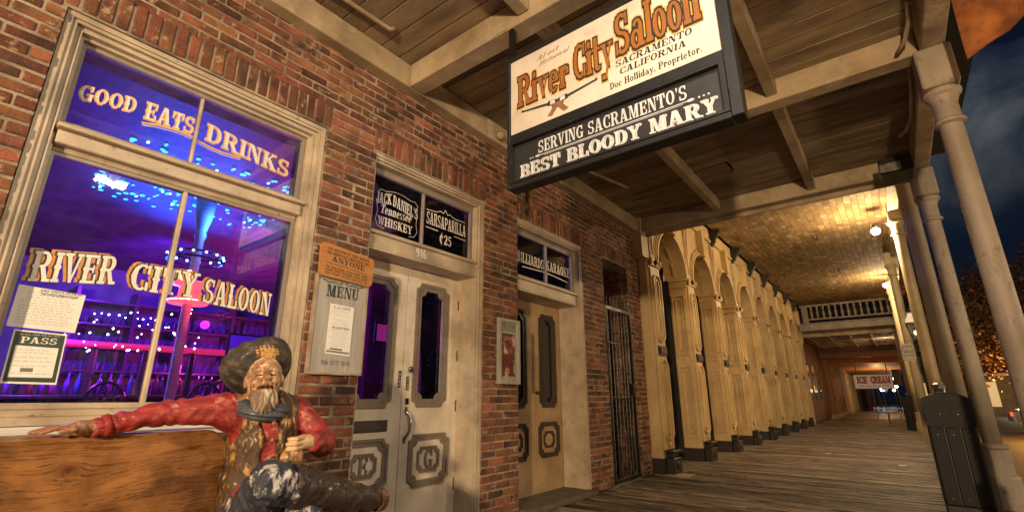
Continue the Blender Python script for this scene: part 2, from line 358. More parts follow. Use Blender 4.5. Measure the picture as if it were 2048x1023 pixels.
    if c == 'Z': return [_r(0,0,.7,SF), _r(0,1-SF,.7,1), [(0,SF),(.22,SF),(.7,1-SF),(.48,1-SF)]], .78
    # lower case
    if c == 'a': return _arc(.27,.21,.27,.23,0,360,T*.8,.07)+[_r(.42,0,.60,.5), _r(.42,0,.68,.08)]+_arc(.36,.46,.24,.22,0,160,T*.7,.07), .70
    if c == 'c': return _arc(.30,.33,.30,.34,50,310,T,.07)+[_r(.44,.42,.55,.62)], .60
    if c == 'd': return _arc(.28,.33,.28,.34,0,360,T*.85,.07)+_stem(.40, b=0, e=.04, w=.19)+[_r(.4,0,.66,.08)], .70
    if c == 'e': return _arc(.30,.33,.30,.34,0,320,T*.9,.07)+[_r(.14,.31,.56,.38)], .64
    if c == 'i': return _stem(.07, y1=.66, e=.06)+_arc(.18,.84,.11,.11,0,360,.11,.11), .37
    if c == 'l': return _stem(.07, e=.06), .36
    if c == 'n': return _stem(.06, y1=.66, e=.05)+_stem(.46, y1=.48, t=0, e=.05)+_arc(.46,.44,.22,.23,0,150,.2,.08), .78
    if c == 'o': return _arc(.31,.33,.31,.34,0,360,T*.9,.07), .66
    if c == 'p': return _stem(.06, y0=-.3, y1=.66, e=.05)+_arc(.36,.33,.28,.34,-120,120,T*.85,.07), .70
    if c == 'r': return _stem(.06, y1=.66, e=.05)+_arc(.38,.44,.18,.23,30,150,.14,.12)+[_r(.40,.40,.56,.60)], .60
    if c == 's': return _arc(.26,.50,.24,.17,30,270,.15,.06)+_arc(.26,.17,.25,.17,-150,90,.15,.06), .56
    if c == 't': return [_r(.12,.1,.12+T,.95), _r(0,.58,.50,.66)]+_arc(.32,.16,.2,.16,180,340,.15,.07), .54
    if c == 'v' or c == 'y':
        g = [[(.04,.66),(.27,.66),(.44,0),(.30,0)], [(.32,0),(.42,0),(.64,.66),(.54,.66)], _r(-.02,.58,.32,.66), _r(.44,.58,.72,.66)]
        if c == 'y': g += [[(.34,.12),(.44,.06),(.28,-.3),(.16,-.3)], _r(.0,-.32,.24,-.2)]
        return g, .70
    if c == '.': return _arc(.11,.1,.10,.10,0,360,.1,.1), .26
    if c == ',': return _arc(.11,.1,.10,.10,0,360,.1,.1)+[[(.1,.08),(.21,.1),(.12,-.16),(.04,-.14)]], .26
    if c == "'": return [[(.06,1),(.2,1),(.14,.68),(.08,.68)]], .24
    if c == '$': return glyph('S')[0]+[_r(.34,-.1,.42,1.1)], .78
    if c == '9': return _arc(.32,.68,.30,.32,0,360,T*.8,.08)+_arc(.30,.40,.32,.40,-120,20,T*.8,.08), .70
    if c == '1': return _stem(.12, t=0)+[[(0,.78),(.2,1),(.2,.86),(.08,.74)]], .46
    if c == '6': return _arc(.32,.32,.30,.32,0,360,T*.8,.08)+_arc(.34,.60,.32,.40,60,200,T*.8,.08), .70
    if c == '2': return _arc(.30,.70,.30,.30,-20,170,T*.8,.08)+[[(.40,.66),(.58,.6),(.22,.06),(0,.06)], _r(0,0,.62,.12), _r(.5,0,.62,.26)], .70
    if c == '5': return [_r(.08,.52,.2,1), _r(.08,.88,.56,1)]+_arc(.28,.32,.30,.32,-150,130,T*.8,.08), .68
    if c == '8': return _arc(.3,.74,.26,.26,0,360,.17,.07)+_arc(.3,.27,.30,.28,0,360,.19,.07), .68
    if c == '0': return _arc(.3,.5,.30,.5,0,360,.19,.08), .66
    return [], .4

def measure(s, tr=.06): return sum(glyph(c)[1]+tr for c in s)-tr
def letters(mm, s, fn, u0, v0, u1, h, shear=0, tr=.06, base=None, hfn=None, spur=False, du=0, dv=0, m=0, d=0, grow=0, tilt=0, xf=None):
    """fits string s between u0 and u1 (height h, base v0); fn(u,v,d)->xyz. base(t)-> extra v, hfn(t)-> height factor"""
    if not hasattr(mm, 'marks'): mm.marks = []
    mm.marks.append((len(mm.v), len(mm.f)))
    W0 = measure(s, tr); sc = (u1-u0)/W0; x = 0; k = 0
    for c in s:
        st, w = glyph(c, spur)
        for g in st:
            pts = []
            cx = sum(p[0] for p in g)/len(g); cy = sum(p[1] for p in g)/len(g)
            for (a, b) in g:
                if grow:
                    a += grow*(1 if a > cx else -1)*h/sc*.5; b += grow*(1 if b > cy else -1)
                a2 = x+a+shear*b; t = (x+a)/W0
                hh = h*(hfn(t) if hfn else 1)
                v = v0+b*hh+(base(t) if base else 0)+dv+tilt*(a2*sc)
                pts.append((u0+a2*sc+du, v))
            # skip strokes so the ribbons never share a plane
            dd = d+(k % 60)*.00002; k += 1
            # clean winding
            A = sum(pts[i][0]*pts[(i+1) % len(pts)][1]-pts[(i+1) % len(pts)][0]*pts[i][1] for i in range(len(pts)))
            if A < 0: pts = pts[::-1]
            mm.add([fn(u, v, dd) for u, v in pts], [tuple(range(len(pts)))], m)
        x += w+tr
    return mm
def stroke(mm, pts, w, fn, d=0, m=0):
    for i in range(len(pts)-1):
        a = Vector(pts[i]); b = Vector(pts[i+1]); t = (b-a)
        if t.length < 1e-6: continue
        n = Vector((-t.y, t.x)).normalized()*w/2; t.normalize(); e = t*w*.3; dd = d+(i % 2)*.00002
        q = [a-n-e, b-n+e, b+n+e, a+n-e]
        mm.add([fn(p.x, p.y, dd) for p in q], [(0,1,2,3)], m)
    return mm
def wallf(x): return lambda u, v, d: (x+d, u, v)             # faces +x, u = y, v = z
def frontf(y): return lambda u, v, d: (u, y-d, v)            # faces -y, u = x, v = z
def scribble(mm, fn, u0, u1, v, h, n, d=0, m=0, seed=1):
    """a line of small unreadable print as word-length dashes"""
    r = random.Random(seed); u = u0
    while u < u1-.004:
        w = min(r.uniform(.010, .026), u1-u); letters_small(mm, fn, u, v, w, h, d, m, r); u += w+.006
def letters_small(mm, fn, u, v, w, h, d, m, r):
    n = max(2, int(w/(h*.7))); s = w/n
    for i in range(n):
        a = u+i*s; k = r.random()
        mm.add([fn(*p, d) for p in ((a, v), (a+s*.22, v), (a+s*.22, v+h*(1 if k > .5 else .7)), (a, v+h*(1 if k > .5 else .7)))], [(0,1,2,3)], m)
        mm.add([fn(*p, d+.00002) for p in ((a, v+h*.3*k), (a+s*.75, v+h*.3*k), (a+s*.75, v+h*(.3*k+.2)), (a, v+h*(.3*k+.2)))], [(0,1,2,3)], m)

# ------------------------------------------------------------------ signed-distance surfaces (statue, hands, hat)
def nets(F, lo, h):
    nx, ny, nz = F.shape; s = F < 0
    c = [(i, j, k) for i in (0,1) for j in (0,1) for k in (0,1)]
    sl = lambda A, o: A[o[0]:nx-1+o[0], o[1]:ny-1+o[1], o[2]:nz-1+o[2]]
    cnt = sum(sl(s, o).astype(np.int8) for o in c)
    act = (cnt > 0) & (cnt < 8); ids = np.argwhere(act)
    idx = -np.ones(act.shape, np.int64); idx[act] = np.arange(len(ids))
    P = np.zeros((len(ids), 3)); w = np.zeros(len(ids))
    for a in c:
        for ax in range(3):
            if a[ax]: continue
            b = list(a); b[ax] = 1
            fa = F[ids[:,0]+a[0], ids[:,1]+a[1], ids[:,2]+a[2]]; fb = F[ids[:,0]+b[0], ids[:,1]+b[1], ids[:,2]+b[2]]
            cr = (fa < 0) != (fb < 0); t = np.where(cr, fa/np.where(fa-fb == 0, 1, fa-fb), 0)
            q = np.repeat(np.array([a], float), len(ids), 0); q[:, ax] += t
            P += q*cr[:, None]; w += cr
    V = (ids+P/w[:, None])*h+np.array(lo)
    Q = []
    for ax in range(3):
        b, d = [(1,2),(2,0),(0,1)][ax]
        A = s.take(range(0, s.shape[ax]-1), ax); B = s.take(range(1, s.shape[ax]), ax)
        e = np.argwhere(A != B); e = e[(e[:, b] > 0) & (e[:, d] > 0) & (e[:, b] < F.shape[b]-1) & (e[:, d] < F.shape[d]-1)]
        inside = A[e[:,0], e[:,1], e[:,2]]
        def g(db, dd):
            q = e.copy(); q[:, b] -= db; q[:, d] -= dd; return idx[q[:,0], q[:,1], q[:,2]]
        q = np.stack([g(1,1), g(0,1), g(0,0), g(1,0)], 1); q[~inside] = q[~inside][:, ::-1]; Q.append(q)
    return V, np.concatenate(Q)
def smin(a, b, k): h = np.clip(.5+.5*(b-a)/k, 0, 1); return b*(1-h)+a*h-k*h*(1-h)
def smax(a, b, k): return -smin(-a, -b, k)
class G:
    """sampled grid with primitive distance functions"""
    def __init__(s, lo, hi, h):
        s.lo, s.h = lo, h; ax = [np.arange(lo[i], hi[i]+h, h, dtype=np.float32) for i in range(3)]
        s.X, s.Y, s.Z = np.meshgrid(*ax, indexing='ij')
    def cone(s, a, b, ra, rb, sq=(1,1,1)):
        a = np.array(a, float); b = np.array(b, float); ab = b-a; L2 = (ab@ab)
        px, py, pz = s.X-a[0], s.Y-a[1], s.Z-a[2]
        t = np.clip((px*ab[0]+py*ab[1]+pz*ab[2])/L2, 0, 1)
        return np.sqrt((px-t*ab[0])**2+(py-t*ab[1])**2+(pz-t*ab[2])**2)-(ra+(rb-ra)*t)
    def ell(s, c, r, rotm=None):
        px, py, pz = s.X-c[0], s.Y-c[1], s.Z-c[2]
        if rotm is not None:
            m = np.array(rotm); px, py, pz = m[0,0]*px+m[1,0]*py+m[2,0]*pz, m[0,1]*px+m[1,1]*py+m[2,1]*pz, m[0,2]*px+m[1,2]*py+m[2,2]*pz
        k0 = np.sqrt((px/r[0])**2+(py/r[1])**2+(pz/r[2])**2); k1 = np.sqrt((px/r[0]**2)**2+(py/r[1]**2)**2+(pz/r[2]**2)**2)+1e-9
        return k0*(k0-1)/k1
    def box(s, c, r, rd=.01):
        q = [np.abs(a-c[i])-r[i]+rd for i, a in enumerate((s.X, s.Y, s.Z))]
        return np.sqrt(sum(np.maximum(x, 0)**2 for x in q))+np.minimum(np.maximum(np.maximum(q[0], q[1]), q[2]), 0)-rd
def sdf_obj(name, g, F, mats, parent, region=None, xf=None):
    V, Q = nets(F, g.lo, g.h)
    if xf is not None: V = xf(V)
    me = bpy.data.meshes.new(name); o3 = Vector(((V[:,0].min()+V[:,0].max())/2, (V[:,1].min()+V[:,1].max())/2, V[:,2].min()))
    me.vertices.add(len(V)); me.vertices.foreach_set('co', (V-np.array(o3)).astype(np.float32).ravel())
    me.loops.add(len(Q)*4); me.loops.foreach_set('vertex_index', Q.astype(np.int32).ravel())
    me.polygons.add(len(Q)); me.polygons.foreach_set('loop_start', np.arange(0, len(Q)*4, 4, dtype=np.int32)); me.polygons.foreach_set('loop_total', np.full(len(Q), 4, np.int32))
    for m in (mats if isinstance(mats, list) else [mats]): me.materials.append(m)
    me.update(calc_edges=True)
    if region is not None:
        c = V[Q].mean(1); me.polygons.foreach_set('material_index', region(c).astype(np.int32))
    me.polygons.foreach_set('use_smooth', np.ones(len(Q), bool)); me.validate()
    return place(name, me, o3, parent)
# ------------------------------------------------------------------ SALOON BUILDING
PIERS = [(-1.6, .19), (1.72, 2.17), (3.56, 4.13), (5.60, 6.20), (7.03, 7.47)]
OPEN = [(.19, 1.72), (2.17, 3.56), (4.13, 5.60), (6.20, 7.03)]
bld = thing('saloon_building', 'red brick saloon front with beige trimmed window, two double doors and an iron gate', 'building', (0, 3, 0))
core = M()
for i, (a, b) in enumerate(PIERS): core.box(-.5, -.007, a, b, 0, 3.10)
core.box(-.5, -.007, .19, 1.72, 0, .925)
core.box(-.5, -.0071, -1.6, 7.47, 3.1005, 4.15)
obj('wall', core, MORTAR, bld)
# bricks
def brick_mesh(L, D, Hh, seed):
    r = random.Random(seed); m = M().box(-D/2, D/2, -L/2, L/2, -Hh/2, Hh/2, c=.006)
    v = [tuple(c+r.uniform(-.0018, .0018) for c in p) for p in m.v]
    me = bpy.data.meshes.new('brick'); me.from_pydata(v, [], m.f); me.materials.append(BRICK); me.update(); return me
BL, BH, BD = .211, .0555, .10
variants = [brick_mesh(BL, BD, BH, i) for i in range(6)]
sol = [brick_mesh(BH+.003, BD, .20, 20+i) for i in range(4)]
spots = []   # (mesh, loc, scale, rot)
rb = random.Random(3)
def add_brick(y0, y1, zc, me=None, x=None):
    L = y1-y0
    if L < .035: return
    xo = rb.uniform(-.004, .005)
    spots.append((me or rb.choice(variants), (-.05+xo, (y0+y1)/2, zc), (1, L/BL if me is None else 1, 1), (rb.uniform(-.012, .012), 0, rb.uniform(-.012, .012))))
for k in range(0, 58):
    zc = k*.07+.035
    if zc > 4.1: break
    iv = []
    if zc < .925: iv = [(-1.6, 2.17)]+PIERS[2:]
    elif zc < 3.10: iv = PIERS
    elif zc < 3.325: iv = [(-1.6, .165), (1.745, 2.145), (3.585, 4.105), (5.625, 6.175), (7.055, 7.47)]
    else: iv = [(-1.6, 7.47)]
    off = (k % 2)*.11
    for a, b in iv:
        a0 = a+.003; y = a if len(iv) > 1 else a
        edges = [a]
        q = math.floor((a-off)/.222)*.222+off
        while q < b:
            q += .222
            if q-edges[-1] > .06 and b-q > .05: edges.append(q)
            elif b-q <= .05: break
        edges.append(b)
        for u, w in zip(edges[:-1], edges[1:]):
            while w-u > .26: w = u+.26
            add_brick(u+(.0 if u == a else .006), w-(.0 if w == b else .006), zc)
for a, b in OPEN:
    n = round((b-a+.05)/.073); s = (b-a+.05)/n
    for i in range(n):
        add_brick(a-.025+i*s+.005, a-.025+(i+1)*s-.005, 3.214, me=rb.choice(sol))
def seen(p):
    v = Vector(p)-CAM; z = -vZ.cross(Vector((0,0,1))).length*0
    c = cam.matrix_world.to_3x3().transposed() @ v
    if c.z >= 0: return None
    px = 1024+c.x/-c.z*f_px; py = 511.5-c.y/-c.z*f_px
    return (px, py, -c.z) if -60 < px < 2110 and -60 < py < 1083 else None
vis = [(seen(s[1]), i) for i, s in enumerate(spots)]
# the trim and the bench hide the bricks under the window
order = sorted([(v[2], i) for v, i in vis if v and not (spots[i][1][2] < .93 and spots[i][1][1] < 1.5)])[:300]
chosen = {i for _, i in order}
for i in sorted(chosen):
    me, loc, sc, rot = spots[i]; place('brick', me, loc, bld, scale=sc, rot=rot)
bulk = M()
from mathutils import Euler
for i, (me, loc, sc, rot) in enumerate(spots):
    if i in chosen: continue
    Mx = Matrix.Translation(loc) @ Euler(rot).to_matrix().to_4x4() @ Matrix.Diagonal((*sc, 1))
    bulk.add([Mx @ v.co for v in me.vertices], [tuple(p.vertices) for p in me.polygons])
for k in range(0, 44):     # bricks lining the sides of the gated passage and the pier returns
    zc = k*.07+.035
    for j in range(4): bulk.box(-.11-.1*j-.095, -.11-.1*j-.004, 7.018+rb.uniform(-.002,.003), 7.06, zc-.029, zc+.029, .004)
obj('brick', bulk, BRICK, bld, kind='stuff')

def rect(y0, y1, z0, z1): return [(y0,z0),(y1,z0),(y1,z1),(y0,z1)]
def mould(mm, y0, y1, z0, z1, steps, back=-.2):
    for ins, w, xf in steps:
        mm.ring(rect(y0+ins, y1-ins, z0+ins, z1-ins), rect(y0+ins+w, y1-ins-w, z0+ins+w, z1-ins-w), wallf(0), back, xf)
# display window
dw = obj('display_window', (lambda m: (mould(m, .195, 1.715, .985, 3.098, [(0,.028,-.022),(.028,.012,-.034),(.040,.010,-.028),(.050,.022,-.055),(.072,.008,-.048),(.080,.018,-.085)]), m)[1])(M()), TRIM, bld)
m = M(); m.box(-.165, -.105, .294, 1.61, 2.335, 2.49, .006); m.box(-.104, -.052, .293, 1.612, 2.36, 2.435, .006); m.box(-.10, -.015, .283, 1.62, 2.437, 2.456, .005); m.box(-.10,-.04,.286,1.617,2.458,2.472,.004)
obj('transom_bar', m, TRIM, dw)
m = M(); m.ring(rect(.293,1.612,2.49,2.999), rect(.315,1.59,2.512,2.975), wallf(0), -.165, -.115); obj('sash', m, TRIMG, dw)
m = M(); m.ring(rect(.293,1.612,1.06,2.335), rect(.312,1.592,1.075,2.316), wallf(0), -.165, -.118); m.box(-.16, -.10, .29, 1.613, .99, 1.058, .004); obj('sash', m, TRIMG, dw)
obj('muntin', M().box(-.16, -.118, .900, .918, 2.512, 2.974, .004), TRIM, dw)
obj('muntin', M().box(-.16, -.116, .906, .930, 1.075, 2.316, .004), TRIM, dw)
GLW = glass('window_glass', (.93,.95,1), 1.3, .009)
for (a, b, c, d) in ((.318,.899,2.514,2.972),(.919,1.588,2.514,2.972),(.314,.905,1.077,2.314),(.931,1.59,1.077,2.314)):
    obj('pane', M().box(-.146, -.141, a, b, c, d), GLW, dw)
m = M(); m.box(-.12, .055, .13, 1.78, .945, .982, .006); m.box(-.10, .03, .15, 1.76, .915, .944, .004); obj('window_sill', m, SILLW, dw)
# lettering on the glass
def lay(name, parent, calls, layers, fn, label=None):
    """layers: (material, grow, du, dv, d)"""
    for a in calls:
        mm = M()
        for k, (_, gr, du, dv, d) in enumerate(layers): letters(mm, fn=fn, grow=gr, du=du, dv=dv, d=d, m=k, **a)
        obj(name, mm, [l[0] for l in layers], parent, label=label, whole=True)
gf = wallf(-.1398)
arcv = lambda h: (lambda t: h*4*t*(1-t))
lay('lettering', dw, [dict(s='GOOD', u0=.338, v0=2.668, u1=.590, h=.095, tilt=.16, spur=True), dict(s='EATS', u0=.635, v0=2.698, u1=.895, h=.112, tilt=.04, spur=True),
    dict(s='DRINKS', u0=.965, v0=2.705, u1=1.528, h=.12, tilt=-.10)], [(GOLD, .05, 0, 0, .0004), (CREAML, -.02, .004, .003, .0022)], gf)
m = M(); sw = [(.635,2.668),(.70,2.686),(.77,2.697),(.83,2.70),(.893,2.695)]; stroke(m, sw, .014, gf, .0004); stroke(m, [(u, v-.016) for u, v in sw], .004, gf, .0008, 1)
sw = [(.925,2.682),(1.0,2.668),(1.08,2.662),(1.19,2.672)]; stroke(m, sw, .014, gf, .0004); stroke(m, [(u, v-.016) for u, v in sw], .004, gf, .0008, 1); obj('flourish', m, [GOLD, CREAML], dw)
calls = [dict(s='RIVER', u0=.350, v0=1.652, u1=.680, h=.155, tilt=.13, spur=True), dict(s='CITY', u0=.748, v0=1.682, u1=1.085, h=.152, tilt=.0, spur=True), dict(s='SALOON', u0=1.118, v0=1.664, u1=1.535, h=.152, tilt=-.08, spur=True)]
lay('lettering', dw, calls, [(ORANGL, .03, -.020, .006, .0004), (INK, .03, -.006, .001, .0020), (CREAML, .0, 0, 0, .0036)], gf)

# recessed double doors
def octo(y0, y1, z0, z1, r, n=4):
    """rectangle whose corners are scooped inwards"""
    pts = []
    for cy, cz, a0 in ((y0, z0, 90), (y1, z0, 180), (y1, z1, 270), (y0, z1, 0)):
        for q in range(n+1):
            a = R_(a0-90*q/n) ; pts.append((cy+r*math.cos(a), cz+r*math.sin(a)))
    return pts
def scoop(mm, y0, y1, z0, z1, w, r, x0, h1, h2, m=0):
    fn = wallf(0)
    mm.ring(octo(y0,y1,z0,z1,r), octo(y0+w*.45,y1-w*.45,z0+w*.45,z1-w*.45,r), fn, x0, x0+h1, m)
    mm.ring(octo(y0+w*.45,y1-w*.45,z0+w*.45,z1-w*.45,r), octo(y0+w,y1-w,z0+w,z1-w,r), fn, x0, x0+h2, m)
GLD = glass('door_glass', (.75,.7,.8), 1.1, .004)
def door_leaf(y0, y1, z0, z1, xf, gy0, gy1, gz0, gz1, py0, py1, pz0, pz1, letter, parent, bar=True, dm=DOORM, dp=DOORP, glassm=None, mesh=None):
    T_ = .045; w = .052
    m = M(); fn = wallf(0)
    # leaf with a real opening for the glass
    m.ring(rect(y0, y1, z0, z1), rect(gy0+.01, gy1-.01, gz0+.01, gz1-.01), fn, xf-T_, xf)
    d = obj('door', m, dp, parent)
    mm = M(); scoop(mm, gy0-.035, gy1+.035, gz0-.035, gz1+.035, .07, .055, xf-.02, .034, .024); obj('glass_moulding', mm, dm, d)
    obj('pane', M().box(xf-.034, xf-.030, gy0+.01, gy1-.01, gz0+.01, gz1-.01), glassm or GLD, d)
    mm = M(); scoop(mm, py0, py1, pz0, pz1, w, .05, xf+.0005, .022, .012); i = .105
    scoop(mm, py0+i, py1-i, pz0+i, pz1-i, .028, .035, xf+.0005, .014, .008); obj('panel_moulding', mm, dm, d)
    if bar:
        mm = M(); mm.box(xf+.0005, xf+.010, py0+.02, py1-.02, pz1+.05, pz1+.14, .004); mm.box(xf+.0105, xf+.014, py0+.035, py1-.035, pz1+.062, pz1+.128, .002); obj('cross_panel', mm, DARKM, d)
    if letter:
        mm = M(); cy = (py0+py1)/2; cz = (pz0+pz1)/2
        for q_, g in enumerate(glyph(letter)[0]):
            mm.prism([(cy+(a-.41)*.115, cz-.075+b*.15) for a, b in g], wallf(xf), .001+q_*.0001, .012+q_*.0004)
        obj('letter', mm, dm, d)
    return d
x1 = -.27
dL = door_leaf(2.135, 2.812, .05, 2.255, x1, 2.30, 2.665, 1.06, 2.09, 2.245, 2.70, .40, .79, 'E', bld)
dR = door_leaf(2.822, 3.498, .05, 2.255, x1, 2.955, 3.30, 1.06, 2.11, 2.915, 3.385, .38, .80, 'G', bld, bar=False)
fnx = wallf(x1)
m = M(); m.sphere((x1+.03, 2.875, 1.345), (.02,.026,.026), 12); obj('door_knob', m, STEEL, dR, smooth=True)
m = M(); m.box(x1+.001, x1+.006, 2.855, 2.885, 1.17, 1.285, .001); obj('lock', M().box(x1+.001, x1+.012, 2.855, 2.89, 1.05, 1.10, .002), BLACK, dR)
tx = M(); letters(tx, 'PUSH', lambda u, v, d: (x1+.0065+d, 2.862+(v-1)*.016/.016*.016, 1.178+u), 0, 1, .1, 1.0)
obj('push_plate', m, BLACK, dR); obj('lettering', tx, SILV, dR)
m = M().tube([(x1+.01,2.868,1.005),(x1+.012,2.868,.985),(x1+.03,2.885,.97),(x1+.05,2.892,.90),(x1+.045,2.885,.83),(x1+.02,2.868,.785),(x1+.008,2.866,.77)], [.012,.012,.010,.011,.010,.011,.013], 8)
m.box(x1+.001,x1+.008,2.852,2.884,.985,1.03,.003); m.box(x1+.001,x1+.008,2.852,2.880,.735,.79,.003); obj('door_handle', m, STEEL, dR, smooth=False)
m = M(); m.box(x1+.001, x1+.006, 2.765, 2.793, 1.19, 1.33, .001); obj('pull_plate', m, BLACK, dL)
tx = M(); letters(tx, 'PULL', lambda u, v, d: (x1+.0065+d, 2.771+(v-1)*.016, 1.2+u), 0, 1, .12, 1.0); obj('lettering', tx, SILV, dL)
for z in (1.95, 1.45, .98, .30): obj('hinge', M().tube([(x1+.01, 3.497, z), (x1+.01, 3.497, z+.10)], .009, 8).box(x1+.0005, x1+.004, 3.47, 3.495, z, z+.10), STEEL, dR)
# casing, reveal, transom bar and transom of the first doorway
def doorway(y0, y1, xd, ins, zt, tb0, tb1, g0, g1, mid, reveal_mat=TRIM):
    m = M(); fn = wallf(0)
    for i, (a, w, xf) in enumerate([(0,.030,-.012),(.030,.010,-.024),(.040,.014,-.018),(.054,.018,-.04)]):
        if i == 0: m.box(xd-.06, -.035, y0+.001, y0+.030, .03, zt-.031)
        m.box(xd-.06, xf, y1-a-w, y1-a, .03, zt-a)
        m.box(-.16, xf, y0+.001, y1-a-w, zt-a-w, zt-a)
    fr = obj('door_frame', m, reveal_mat, bld)
    e = .0725
    m = M(); m.box(xd-.05, -.055, y0+.031, y1-e, tb0, tb1, .004); m.box(xd-.04, -.030, y0+.0305, y1-e+.01, tb1, tb1+.03, .005); m.box(xd-.04, -.045, y0+.031, y1-e, tb0-.022, tb0-.002, .004); obj('transom_bar', m, TRIM, fr)
    m = M(); m.ring(rect(y0+.031, y1-e, tb1+.031, zt-e), rect(y0+.05, y1-e-.035, g0, g1), fn, -.16, -.105); obj('transom_frame', m, TRIMG, fr)
    obj('muntin', M().box(-.15, -.108, mid-.011, mid+.011, g0, g1, .003), TRIMG, fr)
    return fr
fr1 = doorway(2.17, 3.56, x1, 0, 3.098, 2.285, 2.40, 2.46, 2.965, 2.815)
for a, b in ((2.221, 2.803), (2.827, 3.451)): obj('pane', M().box(-.138, -.134, a, b, 2.462, 2.963), GLD, fr1)
gt = wallf(-.1335)
lay('lettering', fr1, [dict(s="JACK", u0=2.30, v0=2.71, u1=2.46, h=.10, tilt=.18), dict(s="DANIEL'S", u0=2.475, v0=2.735, u1=2.765, h=.105, tilt=-.18),
    dict(s='Tennessee', u0=2.35, v0=2.635, u1=2.69, h=.085, shear=.2), dict(s='WHISKEY', u0=2.33, v0=2.525, u1=2.71, h=.078)], [(CREAML, .0, 0, 0, .0004)], gt)
m = M()
for s_ in (1, -1):
    stroke(m, [(2.535+s_*u, v) for u, v in ((.0,2.87),(.06,2.865),(.14,2.845),(.19,2.85),(.225,2.82),(.21,2.78),(.23,2.73),(.215,2.64),(.232,2.56),(.20,2.51),(.14,2.50))], .004, gt, .0004)
stroke(m, [(2.875,2.655),(3.03,2.652)], .008, gt, .0004); stroke(m, [(3.25,2.655),(3.41,2.652)], .008, gt, .0004)
stroke(m, [(2.87,2.83),(3.0,2.84),(3.06,2.865),(3.09,2.85),(3.12,2.895),(3.15,2.85),(3.18,2.865),(3.25,2.84),(3.40,2.845)], .007, gt, .0004); obj('flourish', m, CREAML, fr1)
lay('lettering', fr1, [dict(s='SARSAPARILLA', u0=2.875, v0=2.69, u1=3.415, h=.125), dict(s='c', u0=3.055, v0=2.54, u1=3.10, h=.13), dict(s='25', u0=3.115, v0=2.535, u1=3.22, h=.10)], [(CREAML, .0, 0, 0, .0004)], gt)
m = M(); stroke(m, [(3.08,2.52),(3.08,2.65)], .005, gt, .0010); obj('lettering', m, CREAML, fr1)
mm = M()
for s_, a in (('9', 2.70), ('1', 2.752), ('6', 2.785)):
    for q_, g in enumerate(glyph(s_)[0]): mm.prism([(a+p*.06, 2.302+q*.09) for p, q in g], wallf(-.053), -.001+q_*.0001, .005+q_*.0003)
obj('house_number', mm, SILLW, fr1)
# second doorway
x2 = -.35
fr2 = doorway(4.13, 5.60, x2, 0, 3.098, 2.285, 2.40, 2.47, 2.96, 4.88)
for a, b in ((4.181, 4.868), (4.892, 5.49)): obj('pane', M().box(-.138, -.134, a, b, 2.472, 2.958), GLD, fr2)
lay('lettering', fr2, [dict(s='BILLIARDS', u0=4.30, v0=2.64, u1=4.85, h=.125), dict(s='KARAOKE', u0=4.905, v0=2.65, u1=5.47, h=.125)], [(CREAML, .0, 0, 0, .0004)], gt)
m = M(); stroke(m, [(4.40,2.59),(4.6,2.60),(4.8,2.61),(4.95,2.61),(5.15,2.60),(5.42,2.58)], .012, gt, .0004); obj('flourish', m, CREAML, fr2)
DOOR2 = mat('tan_door_paint', (.56,.40,.22), (.36,.24,.12), scale=4, rough=.5, bump=.25, c3=(.22,.15,.09), c3t=.7, c3scale=12)
DKG = mat('dark_blind_glass', (.03,.025,.02), (.02,.018,.015), rough=.12, bump=0)
door_leaf(4.20, 4.875, .05, 2.255, x2, 4.35, 4.72, 1.02, 2.10, 4.31, 4.76, .42, .82, None, bld, False, DARKM, DOOR2, DKG)
d4 = door_leaf(4.885, 5.53, .05, 2.255, x2, 5.05, 5.36, 1.02, 2.10, 4.98, 5.42, .42, .82, None, bld, False, DARKM, DOOR2, DKG)
obj('door_knob', M().sphere((x2+.03, 4.93, 1.16), (.018,.022,.022), 10), BLACK, d4, smooth=True)
# reveals + thresholds + ceiling of the recesses
m = M(); m.box(x1-.2, -.03, 2.20, 3.53, .0, .045, .006); m.box(x2-.2, .10, 4.16, 5.57, .0, .05, .006); obj('threshold', m, mat('worn_threshold', (.16,.13,.10), (.08,.06,.045), scale=8, rough=.7, bump=.6), bld)
# iron security gate
sg = obj('security_gate', (lambda m: (m.box(-.03,.005,6.205,6.235,.02,2.36,.003), m.box(-.03,.005,6.995,7.025,.02,2.36,.003), m.box(-.03,.008,6.2,7.03,2.33,2.385,.004), m.box(-.03,.005,6.2,7.03,.03,.07,.004), m)[-1])(M()), BLACK, bld)
for i in range(7):
    yy = 6.235+(i+.5)*.76/7+.0
    obj('gate_bar', M().tube([(-.012,yy,.07),(-.012,yy,2.53)], .0085, 8).tube([(-.012,yy,2.53),(-.012,yy,2.60)], [.0085,.002], 8), BLACK, sg)
for z in (1.85, 1.1): obj('gate_rail', M().box(-.02,-.004,6.235,6.995,z,z+.022), BLACK, sg)
obj('lock_box', M().box(-.05,.02,6.93,7.0,1.13,1.30,.006), BLACK, sg)
m = M()
for i in range(9):
    yy = 6.27+i*.09
    m.tube([(-.03, yy+.04*math.sin(t*.9+i), .1+t*.11) for t in range(10)], .004, 5)
obj('gate_scroll', m, BLACK, sg)
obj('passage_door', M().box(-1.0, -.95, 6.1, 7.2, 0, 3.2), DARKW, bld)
m = M(); m.box(-1.0,-.5,6.12,6.199,0,3.1); m.box(-1.0,-.5,7.031,7.1,0,3.1); m.box(-1.0,-.5,6.12,7.1,3.1,3.2); obj('passage_wall', m, MORTAR, bld)

